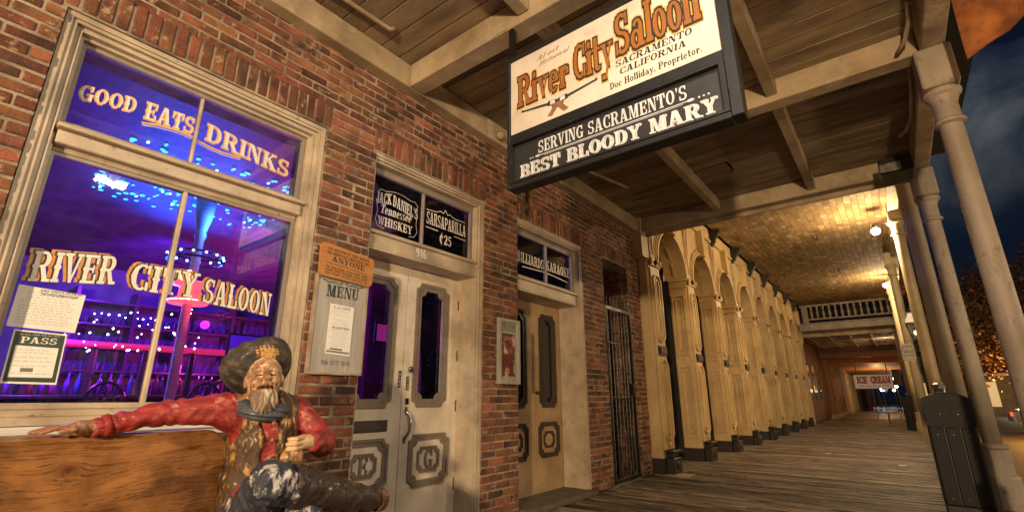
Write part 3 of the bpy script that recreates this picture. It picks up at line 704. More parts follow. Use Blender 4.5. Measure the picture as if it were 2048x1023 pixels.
# ------------------------------------------------------------------ saloon interior seen through the glass
INW = mat('interior_dark_plaster', (.12,.10,.15), (.05,.04,.07), scale=3, rough=.7, bump=.2)
INC = mat('interior_ceiling', (.10,.10,.13), (.04,.04,.06), scale=3, rough=.6, bump=.2)
room = M(); room.box(-9,-8.9,-3,9.5,0,3.6); room.box(-9,-.55,-3.1,-3,0,3.6); room.box(-9,-.9,9.5,9.6,0,3.6); room.box(-1.0,-.502,-1.7,-1.6,0,3.6)
obj('interior_wall', room, INW, bld)
obj('interior_ceiling', M().box(-9,-.505,-3,9.5,3.6,3.7), INC, bld)
obj('interior_floor', M().box(-9,-.505,-3,9.5,-.05,.02), mat('interior_floor', (.10,.07,.06), rough=.25, bump=.2), bld)
obj('dark_blocker_slab', M().box(-4.5,-.505,3.0,6.9,3.28,3.33), DARKW, bld)  # added black slab, keeps the blue lit ceiling out of the transom panes
t = thing('saloon_pillar', 'slim white cast iron pillar rising behind the right pane of the saloon window', 'pillar', (-3.5, 2.12, .02))
obj('shaft', M().lathe((-3.5,2.12,.02), [(.10,0),(.10,.15),(.055,.2),(.05,3.0),(.07,3.05),(.055,3.1),(.10,3.3),(.12,3.55)], 20), SILLW, t, smooth=True)
t = thing('chandelier', 'blue lit round ring chandelier around the pillar behind the saloon window', 'chandelier', (-3.5, 2.12, 2.72))
m = M(); n = 28
for zz, rr in ((2.74,.30),(2.82,.27)): m.tube([(-3.5+rr*math.cos(2*math.pi*i/n), 2.12+rr*math.sin(2*math.pi*i/n), zz) for i in range(n+1)], .014, 6)
obj('ring', m, BLACK, t)
m = M()
for i in range(14): m.sphere((-3.5+.30*math.cos(i*.449), 2.12+.30*math.sin(i*.449), 2.80), .014, 6)
obj('bulb', m, emit('blue_bulb', (.15,.55,1), 22), t)
t = thing('pillar_lamp', 'glowing red lamp clasped round the pillar behind the saloon window', 'lamp', (-3.5,2.12,2.2))
obj('shade', M().lathe((-3.5,2.12,2.2), [(.20,0),(.22,.02),(.20,.05),(.12,.08),(.11,.2),(.20,.23),(.16,.27)], 20), emit('red_glow', (1,.06,.08), 2.6), t, smooth=True)
obj('bulb', M().sphere((-3.40,2.05,2.34), (.035,.035,.06), 10).tube([(-3.5+.21*math.cos(q*.314), 2.12+.21*math.sin(q*.314), 2.225) for q in range(21)], .008, 6), emit('amber_bulb', (1,.75,.4), 14), t, smooth=True)
rr_ = random.Random(12)
m = M()
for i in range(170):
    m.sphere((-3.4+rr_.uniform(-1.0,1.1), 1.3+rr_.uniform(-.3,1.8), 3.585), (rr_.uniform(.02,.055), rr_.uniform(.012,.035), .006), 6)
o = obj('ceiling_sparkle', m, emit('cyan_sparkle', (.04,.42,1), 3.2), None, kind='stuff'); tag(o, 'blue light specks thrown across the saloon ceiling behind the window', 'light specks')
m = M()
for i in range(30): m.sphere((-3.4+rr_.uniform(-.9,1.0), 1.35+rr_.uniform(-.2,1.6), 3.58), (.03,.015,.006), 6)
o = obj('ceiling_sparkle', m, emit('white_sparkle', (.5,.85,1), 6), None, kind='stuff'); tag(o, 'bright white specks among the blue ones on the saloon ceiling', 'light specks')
m = M()
for row in range(5):
    z0 = 1.55+row*.11
    for i in range(17):
        q = i/16; m.sphere((-3.7-row*.12+rr_.uniform(-.3,.3), .75+1.65*q+rr_.uniform(-.05,.05), z0+.16*q+.05*math.sin(q*9+row)+rr_.uniform(-.05,.05)), rr_.uniform(.006,.012), 6)
o = obj('fairy_lights', m, emit('fairy_bulb', (.45,.5,1), 26), None, kind='stuff'); tag(o, 'strings of pale fairy lights hanging behind the saloon window', 'fairy lights')
t = thing('bar_counter', 'dark bar counter with a red lit canopy deep inside the saloon', 'bar', (-5.6, 1.9, .02))
BARW = mat('bar_dark_wood', (.10,.05,.05), (.05,.03,.03), scale=4, rough=.3, bump=.2)
obj('counter', M().box(-5.9,-5.3,.2,3.6,.02,1.1,.02).box(-6,-5.2,.1,3.7,1.1,1.15,.01), BARW, t)
obj('canopy', M().box(-5.6,-5.2,1.2,3.6,1.78,1.84,.01), emit('red_strip', (1,.03,.16), .7), t)
for i in range(5): obj('post', M().box(-5.5,-5.42,1.1+i*.6,1.18+i*.6,1.15,1.80,.01), BARW, t)
cols = [(.9,.05,.7),(.35,.1,.9),(.1,.25,1),(1,.15,.1),(.6,.05,.9)]
for i in range(26):
    c = cols[i % 5]; yy = .9+i*.11+rr_.uniform(-.02,.02); zz = 1.16
    mm_ = bpy.data.materials.get('bottle_%d' % (i % 5)) or mat('bottle_%d' % (i % 5), tuple(.5*x+.05 for x in c), rough=.1, bump=0)
    o = obj('bottle', M().lathe((-5.55+rr_.uniform(-.1,.1), yy, zz), [(.035,0),(.035,.16),(.012,.22),(.012,.28)], 8), mm_, None, smooth=True)
    tag(o, 'small bottle standing on the bar inside the saloon', 'bottle', 'bottles on the saloon bar')
def screen(name, label, x, y, z, w, h, c, s):
    t = thing(name, label, 'screen' if 'screen' in name else 'picture', (x, y, z))
    obj('frame', M().box(x-.03, x, y-w/2-.03, y+w/2+.03, z, z+h+.06, .005), INK, t)
    obj('display', M().box(x+.001, x+.006, y-w/2, y+w/2, z+.03, z+.03+h, 0), emit(name+str(round(y*10)), c, s), t)
screen('lit_screen', 'violet lit screen on the wall just left of the statue hat', -3.9, 3.05, 1.62, .44, .28, (.12,.02,.85), .3)
screen('lit_screen', 'pink notice glowing behind the glass of the left saloon door', -2.2, 4.02, 1.80, .16, .22, (.8,.05,.45), .45)
t = thing('round_lantern', 'small round magenta lantern hanging right of the pillar inside the saloon', 'lantern', (-3.3, 2.28, 1.95))
obj('globe', M().sphere((-3.3,2.28,1.95), .05, 12), emit('magenta_globe', (1,.02,.85), 3), t, smooth=True)
for k, (yy, xx) in enumerate([(1.78,-4.6),(2.75,-4.2),(2.45,-2.9)]):
    t = thing('bar_chair', ['chair left of the pillar foot in the dark saloon','chair below the violet screen','round backed chair nearest the saloon window'][k], 'chair', (xx, yy, .02))
    m = M(); n = 16
    m.tube([(xx, yy+.2*math.cos(math.pi*i/n), 1.05+.25*math.sin(math.pi*i/n)) for i in range(n+1)], .02, 6); m.box(xx-.01,xx+.01,yy-.2,yy-.17,.75,1.15); m.box(xx-.01,xx+.01,yy+.17,yy+.2,.75,1.15)
    for j in range(3): m.tube([(xx, yy-.1+.1*j, .8), (xx, yy-.1+.1*j, 1.26)], .009, 6)
    obj('backrest', m, BARW, t); obj('seat', M().lathe((xx+.18,yy,.73),[(.2,0),(.2,.05)],16), BARW, t)
    for a in (-.15,.15):
        for b in (.03,.33): obj('leg', M().tube([(xx+b,yy+a,.73),(xx+b,yy+a*1.2,.02)],.015,6), BARW, t)
# neon style scroll on the side wall
# curtains behind the door glass
CURT = mat('magenta_curtain', (.45,.10,.32), (.10,.02,.08), scale=3, stretch=(8,8,.4), rough=.5, bump=.5)
for k, (a, b, xx) in enumerate([(3.3,3.72,-.8),(2.95,3.38,-1.6)]):
    m = M(); n = 40; vs = []; fs = []
    for i in range(n+1):
        for z in (.05, 2.6): vs.append((xx+.03*math.sin(i*1.1)+.012*math.sin(i*2.7), a+(b-a)*i/n, z))
    for i in range(n): fs.append((2*i, 2*i+2, 2*i+3, 2*i+1))
    m.add(vs, fs); o = obj('curtain', m, CURT, None, smooth=True); tag(o, ['dark red curtain behind the right door glass', 'magenta curtain further in behind the saloon doors'][k], 'curtain')
obj('wainscot', M().box(-8.89,-8.80,-2.9,9.4,.02,1.5), BARW, bld)
t = thing('back_shelf', 'tall back bar shelving with violet backlight deep in the saloon', 'shelving', (-8.4, 3.6, .02))
for i in range(5): obj('shelf', M().box(-8.75,-8.35,1.9,5.6,1.15+.42*i,1.19+.42*i,.005), BARW, t)
for i in range(5): obj('upright', M().box(-8.76,-8.34,1.9+.9*i,1.96+.9*i,.02,3.1,.005), BARW, t)
m = M()
for i in range(4):
    for j in range(26): 
        hh = rr_.uniform(.14,.3); m.lathe((-8.5+rr_.uniform(-.08,.08), 2.0+j*.14, 1.192+.42*i), [(.04,0),(.04,hh*.6),(.014,hh*.75),(.014,hh)], 6)
obj('bottle', m, mat('dim_bottles', (.10,.07,.14), (.03,.03,.06), scale=7, rough=.1, bump=0), t, kind='stuff')
lamp('interior_violet_light', 'SPOT', (-5.2, 2.2, 3.2), 1500, (.17,.02,1.0), .15, (-8.9, 3.4, 2.3), 95, .9)
lamp('interior_blue_light', 'POINT', (-3.3, 2.3, 3.2), 50, (.02,.12,1.0), .1)
lamp('interior_blue_wash', 'SPOT', (-5.0, 2.0, 2.4), 800, (.02,.10,1.0), .2, (-3.6, 2.6, 3.6), 120, 1)
lamp('interior_magenta_light', 'POINT', (-6.6, 4.4, 1.9), 260, (1.0,.04,.65), .2)
lamp('interior_red_light', 'POINT', (-3.1, 2.4, 2.1), 10, (1.0,.08,.10), .1)
lamp('interior_low_violet', 'POINT', (-5.0, 1.2, 1.9), 120, (.30,.05,1.0), .2)
lamp('curtain_fill_light', 'POINT', (-.50, 3.25, 1.7), 7, (.95,.05,.55), .06)  # added fill so the curtain shows through the door glass
lamp('interior_door_blue', 'POINT', (-1.2, 2.9, 1.9), 9, (.25,.08,1.0), .1)

# ------------------------------------------------------------------ things hung on the saloon front
wp = thing('window_notice', 'white printed notice taped to the window below RIVER', 'notice', (-.13, .44, 1.42))
P4 = [(.322,1.432),(.572,1.422),(.578,1.618),(.325,1.632)]
def sheet(pts, x, th): 
    m = M(); m.prism(pts, wallf(x), 0, th); return m
obj('sheet', sheet(P4, -.1385, .0012), WHITEP, wp)
m = M(); f1 = wallf(-.137)
for i in range(12): scribble(m, f1, .345+(.0 if i > 2 else .02), .555-(i*7 % 5)*.008, 1.603-i*.0138, .006, 8, .0002, 0, i)
letters(m, 'PUBLIC NOTICE OF APPLICATION', f1, .405, 1.611, .562, .010, d=.0006); letters(m, 'FOR ENTERTAINMENT PERMIT', f1, .41, 1.594, .55, .009, d=.0006); obj('print', m, INKG, wp)
ps = thing('pass_notice', 'dark green and white PASS inspection card on the window below the notice', 'sign', (-.13, .445, 1.17))
obj('sheet', sheet([(.355,1.172),(.552,1.168),(.545,1.412),(.352,1.42)], -.1385, .0012), WHITEP, ps)
obj('green_print', sheet([(.362,1.180),(.545,1.178),(.539,1.405),(.359,1.412)], -.1372, .0006), GREEN, ps)
obj('white_box', sheet([(.375,1.200),(.530,1.200),(.526,1.342),(.372,1.346)], -.1365, .0006), WHITEP, ps)
m = M(); letters(m, 'PASS', wallf(-.1364), .385, 1.358, .515, .030, d=0); scribble(m, wallf(-.1364), .375, .53, 1.397, .005, 8, .0, 0, 3); obj('lettering', m, CREAML, ps)
m = M()
for i, v in enumerate((1.325,1.312,1.290,1.272,1.25,1.215)): scribble(m, wallf(-.1358), .382, .50+(i % 2)*.02, v, .006, 8, 0, 0, 30+i)
m.add([(-.1357,*p) for p in ((.41,1.225),(.455,1.225),(.455,1.243),(.41,1.243))], [(0,1,2,3)]); obj('print', m, INKG, ps)

mb = thing('menu_board', 'whitewashed plank MENU board with a paper menu on the brick pier', 'menu board', (.03, 1.96, 1.262))
for i in range(3):
    a = 1.757+i*.138; obj('plank', M().box(.004, .028+.002*(i % 2), a, a+.136, 1.268, 1.945, .003), GREYWD, mb)
m = M(); m.ring(rect(1.748,2.178,1.258,1.95), rect(1.762,2.164,1.272,1.94), wallf(0), .003, .036); obj('frame', m, mat('worn_batten', (.42,.36,.28), (.28,.17,.09), scale=6, rough=.6, bump=.5), mb)
m = M(); letters(m, 'MENU', wallf(.031), 1.835, 1.80, 2.10, .085); obj('lettering', m, INK, mb)
m = M(); stroke(m, [(1.80,1.915),(1.84,1.900),(1.89,1.905),(1.93,1.895),(1.95,1.905),(1.94,1.92)], .006, wallf(.031)); stroke(m, [(2.13,1.912),(2.09,1.895),(2.04,1.905),(2.0,1.895),(1.98,1.905),(1.99,1.92)], .006, wallf(.031)); obj('flourish', m, INK, mb)
m = M(); letters(m, '916 EST 1850', wallf(.031), 1.85, 1.325, 2.07, .03); obj('lettering', m, INKG, mb)
pm = thing('paper_menu', 'narrow white printed menu sheet pinned to the whitewashed MENU board', 'menu', (.033, 1.965, 1.39))
obj('sheet', sheet([(1.868,1.40),(2.065,1.39),(2.068,1.745),(1.872,1.752)], .0315, .0015), WHITEP, pm)
m = M(); f1 = wallf(.0335)
for i in range(17):
    if i in (3, 8): continue
    scribble(m, f1, 1.89+(i % 3)*.015, 2.045-(i % 2)*.02, 1.70-i*.0155, .006, 8, 0, 0, i+60)
letters(m, 'A LA CARTE', f1, 1.90, 1.718, 2.04, .018); letters(m, 'THE FRISCO MENU', f1, 1.90, 1.575, 2.04, .013, d=.0003)
m.prism([(1.875,1.412),(2.058,1.404),(2.058,1.416),(1.875,1.424)], f1, 0, .0003); m.prism([(1.90,1.43),(2.0,1.425),(2.0,1.437),(1.90,1.441)], f1, 0, .0003); obj('print', m, INKG, pm)
an = thing('refusal_sign', 'orange stained wooden sign reading WE RESERVE THE RIGHT above the MENU board', 'sign', (.04, 1.955, 1.93))
m = M(); pts = [(1.745,1.955),(1.765,1.932),(2.165,1.917),(2.185,1.94),(2.192,2.115),(2.172,2.140),(1.760,2.178),(1.738,2.16)]
m.prism(pts, wallf(0), .037, .062); obj('board', m, TANWD, an)
m = M(); f1 = wallf(.0625); kw = dict(tilt=-.07)
letters(m, 'WE RESERVE THE RIGHT', f1, 1.79, 2.128, 2.145, .020, **kw); letters(m, 'TO REFUSE SERVICE TO', f1, 1.785, 2.098, 2.145, .020, d=.001, **kw)
letters(m, 'ANYONE', f1, 1.83, 2.048, 2.11, .040, d=.0, **kw); letters(m, 'NO MATTER WHO YOU ARE', f1, 1.785, 1.999, 2.14, .016, d=.0, **kw)
letters(m, 'WHO YOU THINK YOU ARE', f1, 1.785, 1.977, 2.14, .016, d=.0, **kw); letters(m, 'OR WHO YOUR DADDY IS', f1, 1.785, 1.954, 2.14, .016, d=.0, **kw)
stroke(m, [(1.79,2.035),(1.85,2.028),(1.93,2.026),(2.0,2.018),(2.07,2.012),(2.13,2.005)], .004, f1); obj('lettering', m, INK, an)
ev = thing('events_frame', 'grey wooden EVENTS frame with a red poster on the pier between the doors', 'notice frame', (.02, 3.97, 1.235))
m = M(); m.ring(rect(3.765,4.115,1.235,1.89), rect(3.80,4.08,1.27,1.855), wallf(0), .004, .04); obj('frame', m, GREYWD, ev)
obj('backing', M().box(.004,.018,3.80,4.08,1.27,1.855), GREYWD, ev)
m = M(); letters(m, 'EVENTS', wallf(.0185), 3.825, 1.765, 4.06, .06); stroke(m, [(3.82,1.842),(3.88,1.833),(3.94,1.84),(4.0,1.833),(4.06,1.842)], .006, wallf(.0185)); obj('lettering', m, INK, ev)
po = obj('event_poster', M().box(.0185,.020,3.84,4.04,1.31,1.74), mat('event_poster_print', (.22,.045,.03), (.03,.02,.03), scale=9, rough=.3, bump=0, c3=(.75,.45,.3), c3t=.57, c3scale=7), None)
tag(po, 'red and black glossy event poster inside the EVENTS frame', 'poster')
po2 = M(); letters(po2, 'LIVE', wallf(.0205), 3.86, 1.67, 3.94, .04); letters(po2, 'MUSIC', wallf(.0205), 3.95, 1.67, 4.03, .04)
o = obj('lettering', po2, mat('poster_pink', (.8,.35,.3), rough=.4, bump=0), po)

# ------------------------------------------------------------------ hanging sign
hs = thing('hanging_saloon_sign', 'large double panel River City Saloon sign hanging under the porch from a black frame', 'sign', (2.0, 2.40, 2.46))
YF = 2.36
m = M()
m.box(1.25,1.272,YF,YF+.10,2.46,3.50,.003)
m.box(2.70,2.76,YF,YF+.10,2.46,3.50,.004)
m.box(1.272,2.70,YF,YF+.10,2.455,2.492,.004); m.box(1.272,2.70,YF,YF+.10,2.80,2.866,.004); m.box(1.272,2.70,YF,YF+.10,3.478,3.51,.004)
m.ring([(1.273,2.493),(2.699,2.493),(2.699,2.799),(1.273,2.799)], [(1.295,2.508),(2.672,2.508),(2.672,2.785),(1.295,2.785)], frontf(YF), -.1, .004)
obj('frame', m, SIGNK, hs)
obj('hanger', M().box(1.245,1.285,YF+.03,YF+.07,3.505,3.80), BLACK, hs); obj('hanger', M().box(2.66,2.70,YF+.03,YF+.07,3.505,3.80), BLACK, hs)
obj('hanger_plate', M().box(1.12,1.244,2.372,2.376,3.805,3.90), SOFF, hs)
obj('white_panel', M().box(1.273,2.698,YF+.02,YF+.08,2.867,3.477), SIGNW, hs)
obj('black_panel', M().box(1.296,2.671,YF+.03,YF+.07,2.509,2.784), SIGNP, hs)
def signtext(YY, fn, mir=lambda u: u):
    ff = fn(YY+.0195 if mir(0) == 0 else YY+.0805)
    pass
fw = frontf(YF+.0195); fb = frontf(YF+.0295)
calls = [dict(s='River', u0=1.335, v0=3.075, u1=1.765, h=.245, tr=.02), dict(s='City', u0=1.80, v0=3.085, u1=2.08, h=.265, tr=.02), dict(s='Saloon', u0=2.10, v0=3.125, u1=2.625, h=.30, tr=.02)]
lay('lettering', hs, calls, [(GOLD, .085, 0, 0, .0004), (INK, .055, 0, 0, .0022), (RUSTL, .0, 0, 0, .0038)], fw)
m = M(); letters(m, 'SACRAMENTO', fw, 2.09, 3.052, 2.56, .046, shear=.1, d=.0004); letters(m, 'CALIFORNIA', fw, 2.115, 2.990, 2.52, .044, shear=.1, d=.0004)
letters(m, 'Doc Holliday, Proprietor.', fw, 2.045, 2.913, 2.60, .046, d=.0004); obj('lettering', m, INK, hs)
# thin script line
m = M(); letters(m, 'Almost', fw, 1.50, 3.385, 1.68, .035, shear=.5, d=.0004, grow=-.0, tilt=.05); letters(m, 'Historical', fw, 1.52, 3.335, 1.76, .032, shear=.5, d=.0004, grow=-.0, tilt=.05)
obj('lettering', m, mat('faded_brown_script', (.35,.2,.12), rough=.5, bump=0), hs)
# crossed revolvers
m = M(); GUNS = mat('revolver_dark', (.045,.04,.045), rough=.4, bump=0); GUNW = mat('revolver_grip', (.32,.15,.08), (.22,.10,.05), scale=20, rough=.4, bump=0)
for s_ in (1, -1):
    c0 = 1.665; q = lambda u, v: (c0+s_*(u), 2.945+v)
    def pl(pts, mi, d):
        p = [q(*t_) for t_ in pts]; p = p if s_ > 0 else p[::-1]
        m.add([fw(a, b, d+(.0003 if s_ > 0 else 0)) for a, b in p], [tuple(range(len(p)))], mi)
    pl([(.06,.045),(.30,.078),(.30,.092),(.06,.066)], 0, .0004); pl([(.28,.090),(.295,.092),(.294,.102)], 0, .0004)
    pl([(.0,.030),(.08,.040),(.075,.078),(.01,.070),(-.03,.05)], 0, .0008); pl([(.02,.040),(.06,.045),(.057,.072),(.02,.068)], 2, .0014)
    pl([(-.01,.050),(.02,.030),(-.045,-.045),(-.085,-.035)], 1, .0012); pl([(.02,.030),(.05,.032),(.04,.010),(.02,.008)], 0, .0006)
obj('revolver_print', m, [GUNS, GUNW, SILV], hs)
lay('lettering', hs, [dict(s="SERVING SACRAMENTO'S", u0=1.495, v0=2.668, u1=2.49, h=.09)], [(SILV, 0, 0, 0, .0004)], fb)
lay('lettering', hs, [dict(s='BEST BLOODY MARY', u0=1.345, v0=2.530, u1=2.635, h=.092)], [(SILV, .035, .006, -.004, .0004), (SIGNP, .012, .0, 0, .0022), (SILV, 0, 0, 0, .0040)], fb)
m = M(); stroke(m, [(1.475,2.652),(2.52,2.652)], .005, fb, .0004); stroke(m, [(1.54,2.643),(2.46,2.643)], .003, fb, .0004)
for u in (1.43,1.45,2.55,2.575,2.60): m.add([fb(u+.006*math.cos(a), 2.652+.006*math.sin(a), .0006) for a in [k*math.pi/4 for k in range(8)]], [tuple(range(8))])
for u in (1.49,2.505): m.add([fb(u+.02*math.cos(a), 2.652+.009*math.sin(a), .0009) for a in [k*math.pi/6 for k in range(12)]], [tuple(range(12))])
obj('flourish', m, SILV, hs)
# the same writing on the far side
b2 = lambda YY: (lambda u, v, d: (4.0-u, YY+d, v))
fw2 = b2(YF+.0805); fb2 = b2(YF+.0705)
calls = [dict(s='River', u0=1.38, v0=3.075, u1=1.80, h=.245, tr=.02), dict(s='City', u0=1.84, v0=3.085, u1=2.12, h=.265, tr=.02), dict(s='Saloon', u0=2.14, v0=3.125, u1=2.66, h=.30, tr=.02)]
lay('lettering', hs, calls, [(GOLD, .085, 0, 0, .0004), (RUSTL, .0, 0, 0, .0030)], fw2)
m = M(); letters(m, 'SACRAMENTO', fw2, 2.13, 3.052, 2.60, .046, d=.0004); letters(m, 'CALIFORNIA', fw2, 2.155, 2.990, 2.56, .044, d=.0004); obj('lettering', m, INK, hs)
m = M(); letters(m, "SERVING SACRAMENTO'S", fb2, 1.50, 2.668, 2.50, .09, d=.0004); letters(m, 'BEST BLOODY MARY', fb2, 1.38, 2.523, 2.65, .10, d=.0004); obj('lettering', m, SILV, hs)
# ------------------------------------------------------------------ SETTING: boardwalk, street
walk = obj('boardwalk', M().box(-.02, 4.02, -4, 3.6, -.12, -.002).box(-1.1, 4.02, 3.6, 62, -.16, -.045), mat('boardwalk_under', (.05,.035,.025), rough=.9), None, kind='structure')
rf = random.Random(21); pv = []
for s_ in range(5):
    r = random.Random(s_); m = M(); xs = [-1.98, -1.2, -.4, .4, 1.2, 1.98]; vs = []
    prof = [(-.040,-.035),(-.040,-.010),(-.030,.0),(.0,-.004),(.030,.0),(.040,-.010),(.040,-.035)]
    for x in xs:
        dz = r.uniform(-.003,.003); dy = r.uniform(-.002,.002)
        for (a, b) in prof: vs.append((x, a+dy, b+(dz if b > -.02 else 0)))
    n = 7; fs = [(i*n+k, (i+1)*n+k, (i+1)*n+k+1, i*n+k+1) for i in range(5) for k in range(n-1)]+[tuple(range(n)), tuple(5*n+k for k in range(n-1,-1,-1))]
    me = bpy.data.meshes.new('plank'); me.from_pydata(vs, [], fs); me.materials.append(PLANK); me.update(); pv.append(me)
y = 3.65; k = 0
while k < 300:
    w = rf.choice((.085,.095,.105)); me = rf.choice(pv)
    place('plank', me, (2.0+rf.uniform(-.015,.02), y+w/2, rf.uniform(-.008,.004)), walk, scale=(rf.choice((1,-1)), w/.088, 1), rot=(rf.uniform(-.02,.02),0,rf.uniform(-.0012,.0012)))
    y += w; k += 1
m = M()
while y < 60:
    w = .10; m.box(.02+rf.uniform(-.02,.02), 4.0, y+.004, y+w-.004, -.04, rf.uniform(-.004,.003)); y += w
obj('plank', m, PLANK, walk, kind='stuff')
m = M()
for i in range(38): m.box(.0, 4.0, -.1+i*.098, -.1+i*.098+.09, -.04, 0)
obj('plank', m, PLANK, walk, kind='stuff')
CONC = mat('stone_threshold', (.20,.17,.14), (.12,.10,.08), scale=6, rough=.8, bump=.6)
obj('step', M().box(-.6, .03, 4.135, 5.595, -.04, .012, .006).box(-.6,.02,2.175,3.555,-.04,.010,.006).box(-1.1,.02,6.21,7.02,-.04,.008,.006), CONC, walk)
obj('doorstep', M().box(-.9, .30, 7.95, 24.4, -.04, .006, .004), CONC, walk)
obj('kerb', M().box(4.02, 4.20, -20, 80, -.5, -.10, .02), CONC, None, kind='structure')
obj('road', M().box(4.20, 60, -40, 120, -.6, -.38), mat('night_asphalt', (.055,.05,.045), (.03,.027,.025), scale=4, rough=.65, bump=.8, c3=(.10,.085,.07), c3t=.62, c3scale=6, bscale=60), None, kind='structure')
obj('ground', M().box(-120, 160, -80, 300, -.9, -.62), mat('ground_dark', (.05,.045,.04), rough=.9), None, kind='structure')
# scraps on the boards
for i, (x, y_, l) in enumerate([(1.72, 12.2, 'small pale paper scrap lying on the boardwalk in front of the arches'), (2.9, 10.8, 'tiny white scrap on the boards near the large bin')]):
    o = obj('paper_scrap', M().box(x, x+.10, y_, y_+.07, .004, .008), WHITEP); tag(o, l, 'litter')
for i, (x, y_, l) in enumerate([(.72, 20.2, 'red painted dab on the boards nearest the arcade wall'), (1.25, 19.2, 'middle red dab on the boards'), (1.75, 19.3, 'longest red dab on the boards, farthest from the wall')]):
    o = obj('red_mark', M().prism([(x, y_), (x+.25, y_-.04), (x+.42, y_+.05), (x+.3, y_+.16), (x+.05, y_+.12)], lambda u, v, d: (u, v, d), .004, .007), mat('red_mark_%d' % i, (.30,.02,.02), rough=.6, bump=0)); tag(o, l, 'stain')

# ------------------------------------------------------------------ saloon porch
por = thing('saloon_porch_roof', 'weathered timber porch ceiling with heavy cross beams over the saloon boardwalk', 'porch roof', (2, 3.5, 3.80))
for y0 in (-.05, 2.375, 4.66, 7.40): obj('beam', M().box(.115, 3.74, y0, y0+.17, 3.80+(.006 if y0 > 7 else 0), 4.03, .008), SOFF, por)
obj('wall_ledger', M().box(-.012, .11, -1.5, 7.58, 3.80, 4.03, .008), SOFF, por)
obj('edge_beam', M().box(3.745, 3.90, -1.5, 7.60, 3.79, 4.10, .01), SOFF, por)
for xx in (1.40, 2.66):
    for a, b in ((-1.5,-.06),(.125,2.37),(2.55,4.655),(4.835,7.395)): obj('joist', M().box(xx-.05, xx+.05, a, b, 3.86, 4.03, .006), SOFF, por)
yb = .125
cb = [brickless for brickless in ()]
bm_ = [None]*3
for q in range(3):
    m = M().box(-1.85, 1.85, -.0915, .0915, 0, .025, .003); me = bpy.data.meshes.new('ceiling_board'); me.from_pydata(m.v, [], m.f); me.materials.append(SOFB); me.update(); bm_[q] = me
n = 0
y = -1.4
while y < 7.5:
    place('ceiling_board', bm_[n % 3], (1.93, y+.096, 4.033+rf.uniform(-.001,.003)), por, rot=(rf.uniform(-.008,.008), rf.uniform(-.001,.001), 0)); y += .192; n += 1
obj('roof_deck', M().box(-.01, 4.2, -1.6, 7.75, 4.09, 4.2), DARKW, por)
obj('beam_trim', M().box(.12, 3.74, 7.565, 7.60, 3.74, 4.2, .004), SOFF, por)
# low trim on third beam
def conduit(label, pts, r=.016, mt=None):
    o = obj('conduit_pipe', M().tube(pts, r, 8), mt or SOFF, None, smooth=True); return tag(o, label, 'pipe')
conduit('pale conduit running under the ceiling above the display window', [(.30,.9,4.0),(.30,1.2,4.005),(.34,1.95,4.0),(.36,1.99,4.02)], .020)
conduit('bent conduit dropping beside the edge beam above the near column', [(3.70,4.20,4.0),(3.70,4.35,3.95),(3.66,4.50,3.86),(3.60,4.60,3.82)], .018)
conduit('thin conduit along the edge beam between the two near columns', [(3.70,4.86,3.98),(3.72,5.4,3.9),(3.72,5.9,3.86),(3.68,6.2,3.84),(3.62,6.3,3.84)], .018)
conduit('short angled pipe where the wall ledger meets the porch beside the hanging sign', [(.25,4.95,4.0),(.38,5.3,4.0),(.55,6.05,4.0)], .022)
t = thing('wall_spotlight', 'small round porch spotlight on the ledger just behind the sign frame', 'spotlight', (.16,3.62,3.84))
obj('body', M().sphere((.16,3.62,3.86), (.05,.05,.045), 10), SOFF, t, smooth=True); obj('bracket', M().tube([(.11,3.62,3.95),(.16,3.62,3.93),(.16,3.62,3.88)], .012, 6), SOFF, t)
t = thing('wire_hook', 'thin black wire ending in a little hook under the porch boards', 'wire', (1.93,6.0,3.9))
obj('wire', M().tube([(.5,6.35,4.01),(1.1,6.3,4.0),(1.6,6.12,4.0),(1.9,6.05,3.97)], .006, 6), BLACK, t); obj('hook', M().tube([(1.9,6.05,3.97),(1.94,6.02,3.90),(1.96,6.02,3.84),(1.93,6.02,3.80)], .014, 6), BLACK, t)
o = obj('drain_cable', M().tube([(.05,4.3,3.9),(.045,4.28,3.6),(.03,4.27,3.35),(.04,4.24,3.16)], .016, 6), BLACK, smooth=True); tag(o, 'black cable hanging down the bricks below the sign corner', 'cable')

# columns
def column(name, label, x, y, htop, r=.078, base=True, base_h=.62, cap=True, zb=0, group=None, matc=None):
    mc = matc or COLM
    t = thing(name, label, 'column', (x, y, zb), group)
    pr = [(r, base_h), (r*.98, 1.6), (r*.93, htop-.66), (r*1.0, htop-.62)] if base else [(r, .0), (r*.95, htop-.66)]
    obj('shaft', M().lathe((x,y,zb), pr, 28), mc, t, smooth=True)
    if base:
        m = M().lathe((x,y,zb), [(.155,0),(.155,.30),(.145,.32)], 8); m.lathe((x,y,zb), [(.125,.32),(.122,.56),(.11,.57)], 8); m.lathe((x,y,zb), [(.105,.57),(.12,.59),(.12,.61),(.09,.63)], 28)
        obj('base', m, mc, t)
    if cap:
        m = M().lathe((x,y,zb), [(r,htop-.66),(r*1.25,htop-.65),(r*1.28,htop-.63),(r*1.02,htop-.61),(r*1.0,htop-.48),(r*1.25,htop-.42),(r*1.5,htop-.40),(r*1.55,htop-.37),(r*1.3,htop-.35)], 28)
        obj('capital', m, mc, t, smooth=False)
        obj('cap_block', M().box(x-.115,x+.115,y-.125,y+.125,zb+htop-.35,zb+htop,.012), mc, t)
    return t
column('porch_column', 'nearest pale porch column, at the right edge where its foot leaves the photo', 3.81, 4.72, 3.79)
column('porch_column', 'porch column standing directly behind the big slatted bin', 3.81, 7.42, 3.79)
ARCM = mat('arcade_column_paint', (.52,.42,.26), (.38,.30,.18), scale=3, rough=.55, bump=.3)
